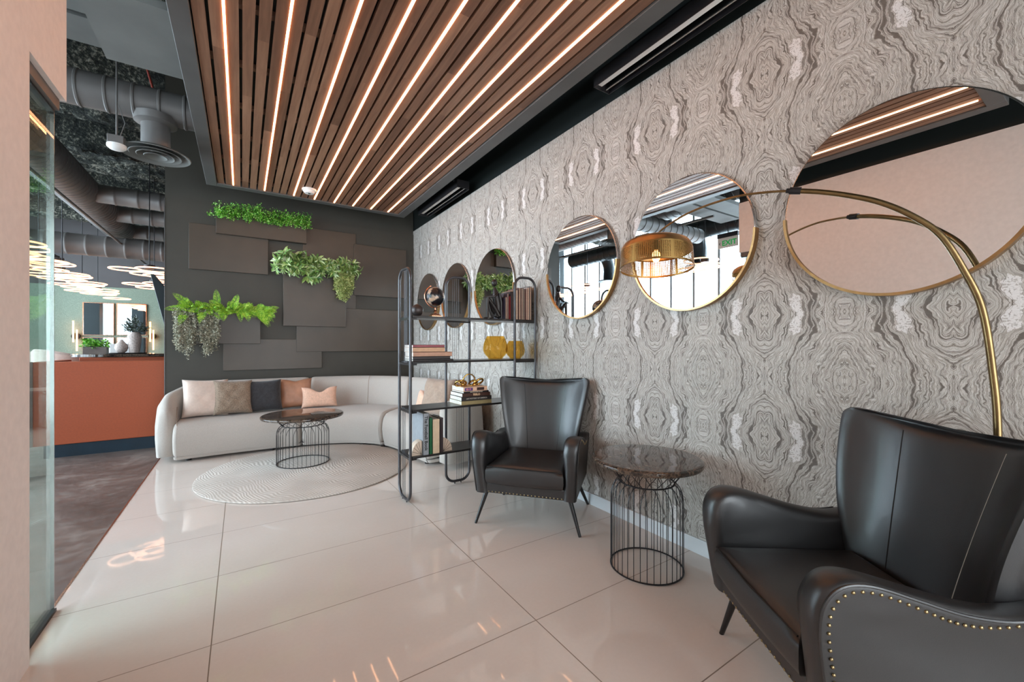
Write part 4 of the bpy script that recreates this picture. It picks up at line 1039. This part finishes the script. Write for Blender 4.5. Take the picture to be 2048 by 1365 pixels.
# ducts
def duct(mb, pts, r, rib=.16):
    pts = [Vector(p) for p in pts]; fine = []; rad = []
    for i in range(len(pts) - 1):
        L = (pts[i + 1] - pts[i]).length; n = max(1, int(L / rib))
        for k in range(n):
            for f, q in ((0, 0), (.82, 0), (.86, .008), (.93, .008), (.97, 0)):
                fine.append(pts[i].lerp(pts[i + 1], (k + f) / n)); rad.append(r + q)
    fine.append(pts[-1]); rad.append(r); return mb.tube(fine, rad, 28)
t = thing('main_air_duct', 'large spiral air duct running away along the office ceiling', 'duct')
duct(MB(), [(-2.4, 1.5, 3.95), (-2.4, 15.6, 3.95)], .29, .13).build('trunk', 'duct', t)
for y in (10.2, 11.6, 13.2, 14.2, 15.0): duct(MB(), [(-2.2, y, 3.93), (2.2, y, 3.93)], .16, .3).build('branch', 'duct', t)
t = thing('cross_air_duct', 'spiral air duct crossing above the lounge edge with a round diffuser', 'duct')
duct(MB(), [(-3.0, 4.8, 3.36), (2.0, 4.8, 3.36)], .14, .17).build('trunk', 'duct', t)
dX = -.64
MB().lathe([(.155, .30), (.15, .24), (.10, .22)], (dX, 4.8, 2.96), 32, cap=False).lathe([(.102, 0), (.102, .34)], (dX, 4.8, 2.96), 32).lathe([(.13, -.0), (.125, .02), (.10, .025)], (dX, 4.8, 2.955), 32).build('collar', 'duct', t)
MB().lathe([(.245, -.035), (.25, -.03), (.20, .0), (.11, .012)], (dX, 4.8, 2.955), 48, cap=False).lathe([(.245, -.036), (.19, -.012), (.12, .0)], (dX, 4.8, 2.955), 48, cap=False).lathe([(.185, -.030), (.180, -.034), (.12, -.004), (.10, .0)], (dX, 4.8, 2.95), 48, cap=False).lathe([(.085, -.040), (.080, -.044), (.03, -.004), (.02, .02)], (dX, 4.8, 2.95), 32, cap=False).lathe([(.135, -.036), (.130, -.040), (.09, .0), (.08, .02)], (dX, 4.8, 2.95), 48, cap=False).build('diffuser', 'gypsum', t, ang=50)
t = thing('far_air_duct', 'spiral air duct with a drop at the far end of the office', 'duct')
duct(MB(), [(1.5, 12.35, 3.36), (-4.0, 12.35, 3.36)] , .22, .3).build('trunk', 'duct', t)
MB().tube(catmull([(-4.0, 12.35, 3.36), (-4.25, 12.35, 3.28), (-4.38, 12.35, 3.05), (-4.38, 12.35, 2.8)], 6), .22, 24).build('elbow', 'duct', t)
duct(MB(), [(-3.9, 12.5, 3.2), (-3.5, 12.7, 3.10), (-3.35, 12.75, 3.0)], .14, .3).tube([(-3.35, 12.75, 3.08), (-3.33, 12.75, 2.8)], .14, 24).build('branch', 'duct', t)
t = thing('window_side_duct', 'dark spiral duct near the windows, seen in the mirrors', 'duct')
duct(MB(), [(-3.9, 3.5, 3.75), (-3.9, 9.5, 3.75)], .2, .2).build('trunk', 'duct_dark', t)
for y in (5.6, 8.4): MB().tube(catmull([(-3.95, y, 3.75), (-4.15, y, 3.7), (-4.3, y, 3.45), (-4.3, y, 3.1)], 6), .16, 24).lathe([(.16, 0), (.30, -.05), (.30, -.07)], (-4.3, y, 3.1), 32).build('drop', 'duct_dark', t)
# ceiling sensor on a rod
t = thing('hanging_sensor', 'small pale sensor head on a grey box hanging left of the round diffuser', 'sensor', (-.862, 4.62, 2.875))
MB().cyl((0, 0, .08), (0, 0, 2.0), .007, seg=10).tube([(.02, 0, .08), (.05, 0, .2), (.012, 0, .34)], .003, 5).build('rod', 'duct', t)
MB().box(-.05, -.05, .01, .05, .05, .075).build('junction_box', 'duct', t, bevel=.004)
MB().lathe([(.02, -.035), (.045, -.028), (.062, -.012), (.062, .01)], seg=28).build('sensor_head', 'white_plastic', t)
M['red_pipe'] = pm('red_pipe', (150, 58, 44), .5)
o = MB().tube([(-.95, 5.5, 4.65), (-.69, 5.5, 3.56)], .010, 8).build('sprinkler_pipe', 'red_pipe'); tag(o, 'thin red sprinkler pipe above the round ceiling diffuser', 'pipe')
o = MB().tube([(-2.2, 4.0, 3.42), (-2.2, 15.5, 3.42)], .022, 8).build('ceiling_rail', 'duct'); tag(o, 'long thin grey rail under the main spiral duct', 'pipe')
# tilted dark screen behind the planted wall
t = thing('hanging_screen', 'dark glossy tilted screen edge beside the dark planted wall', 'screen', (-.86, 7.0, 0))
def P3(a, b): return (a, b)
MB().prism([(-.13, 2.15), (-.09, 2.15), (.35, 1.50), (.35, 1.25), (.10, 1.25), (.06, 1.26)], 0, .05, 'y').build('screen_panel', 'duct_dark', t, bevel=.006)
MB().cyl((.2, .025, 1.7), (.2, .025, 4.9), .015).build('ceiling_mount', 'black_metal', t)
# office desk through the glass
t = thing('office_desk', 'grey office desk seen through the glass partition', 'desk', (-4.35, 13.0, 0))
MB().box(-.6, -.5, .72, .55, .5, .75).build('desktop', 'taupe', t, bevel=.004)
for x in (-.5, .45):
    for y in (-.42, .42): MB().box(x, y - .03, 0, x + .05, y + .03, .72).build('leg', 'taupe', t)
potplant(-4.4, 12.95, .75, 1.6, 'green plant in a dark pot on the office desk')
t = thing('office_chair', 'dark green swivel chair beside the office desk', 'chair', (-3.45, 12.7, 0))
M['chairgreen'] = fabric('green_grey_fabric', (70, 86, 84), .08)
MB().lathe([(.2, .46), (.25, .48), (.24, .54), (.001, .55)], seg=24).build('seat', 'chairgreen', t)
MB().box(.17, -.2, .56, .24, .2, .98).build('backrest', 'chairgreen', t, bevel=.03)
MB().cyl((0, 0, .06), (0, 0, .46), .03).build('column', 'brass', t)
for k in range(5):
    a = 2 * PI * k / 5; MB().tube([(0, 0, .08), (.28 * math.cos(a), .28 * math.sin(a), .04)], .015, 8).ball((.28 * math.cos(a), .28 * math.sin(a), .025), .025).build('leg', 'brass', t)
# exit sign
Q_ = .163
t = thing('exit_sign', 'green EXIT sign on a clear plate, reflected in the mirror behind the lamp shade', 'sign', (-3.35, 4.40, 3.05))
MB().box(-.03, -.2, .26, .03, .2, .34).build('housing', 'black_metal', t); MB().cyl((0, 0, .34), (0, 0, 1.8), .006, seg=8).build('stem', 'black_metal', t)
MB().box(-.003, -.2, .06, .003, .2, .26).build('plate', 'white_plastic', t)
text('‹', .10, 'black_metal', t, Matrix.Translation((.005, Q_, .16)) @ Matrix.Rotation(PI / 2, 4, 'Z') @ Matrix.Rotation(PI / 2, 4, 'X') @ Matrix.Scale(-1, 4, (1, 0, 0)), 'arrow_mark')
text('EXIT', .14, 'exitg', t, Matrix.Translation((.005, -.025, .15)) @ Matrix.Rotation(PI / 2, 4, 'Z') @ Matrix.Rotation(PI / 2, 4, 'X') @ Matrix.Scale(-1, 4, (1, 0, 0)), 'exit_letters')
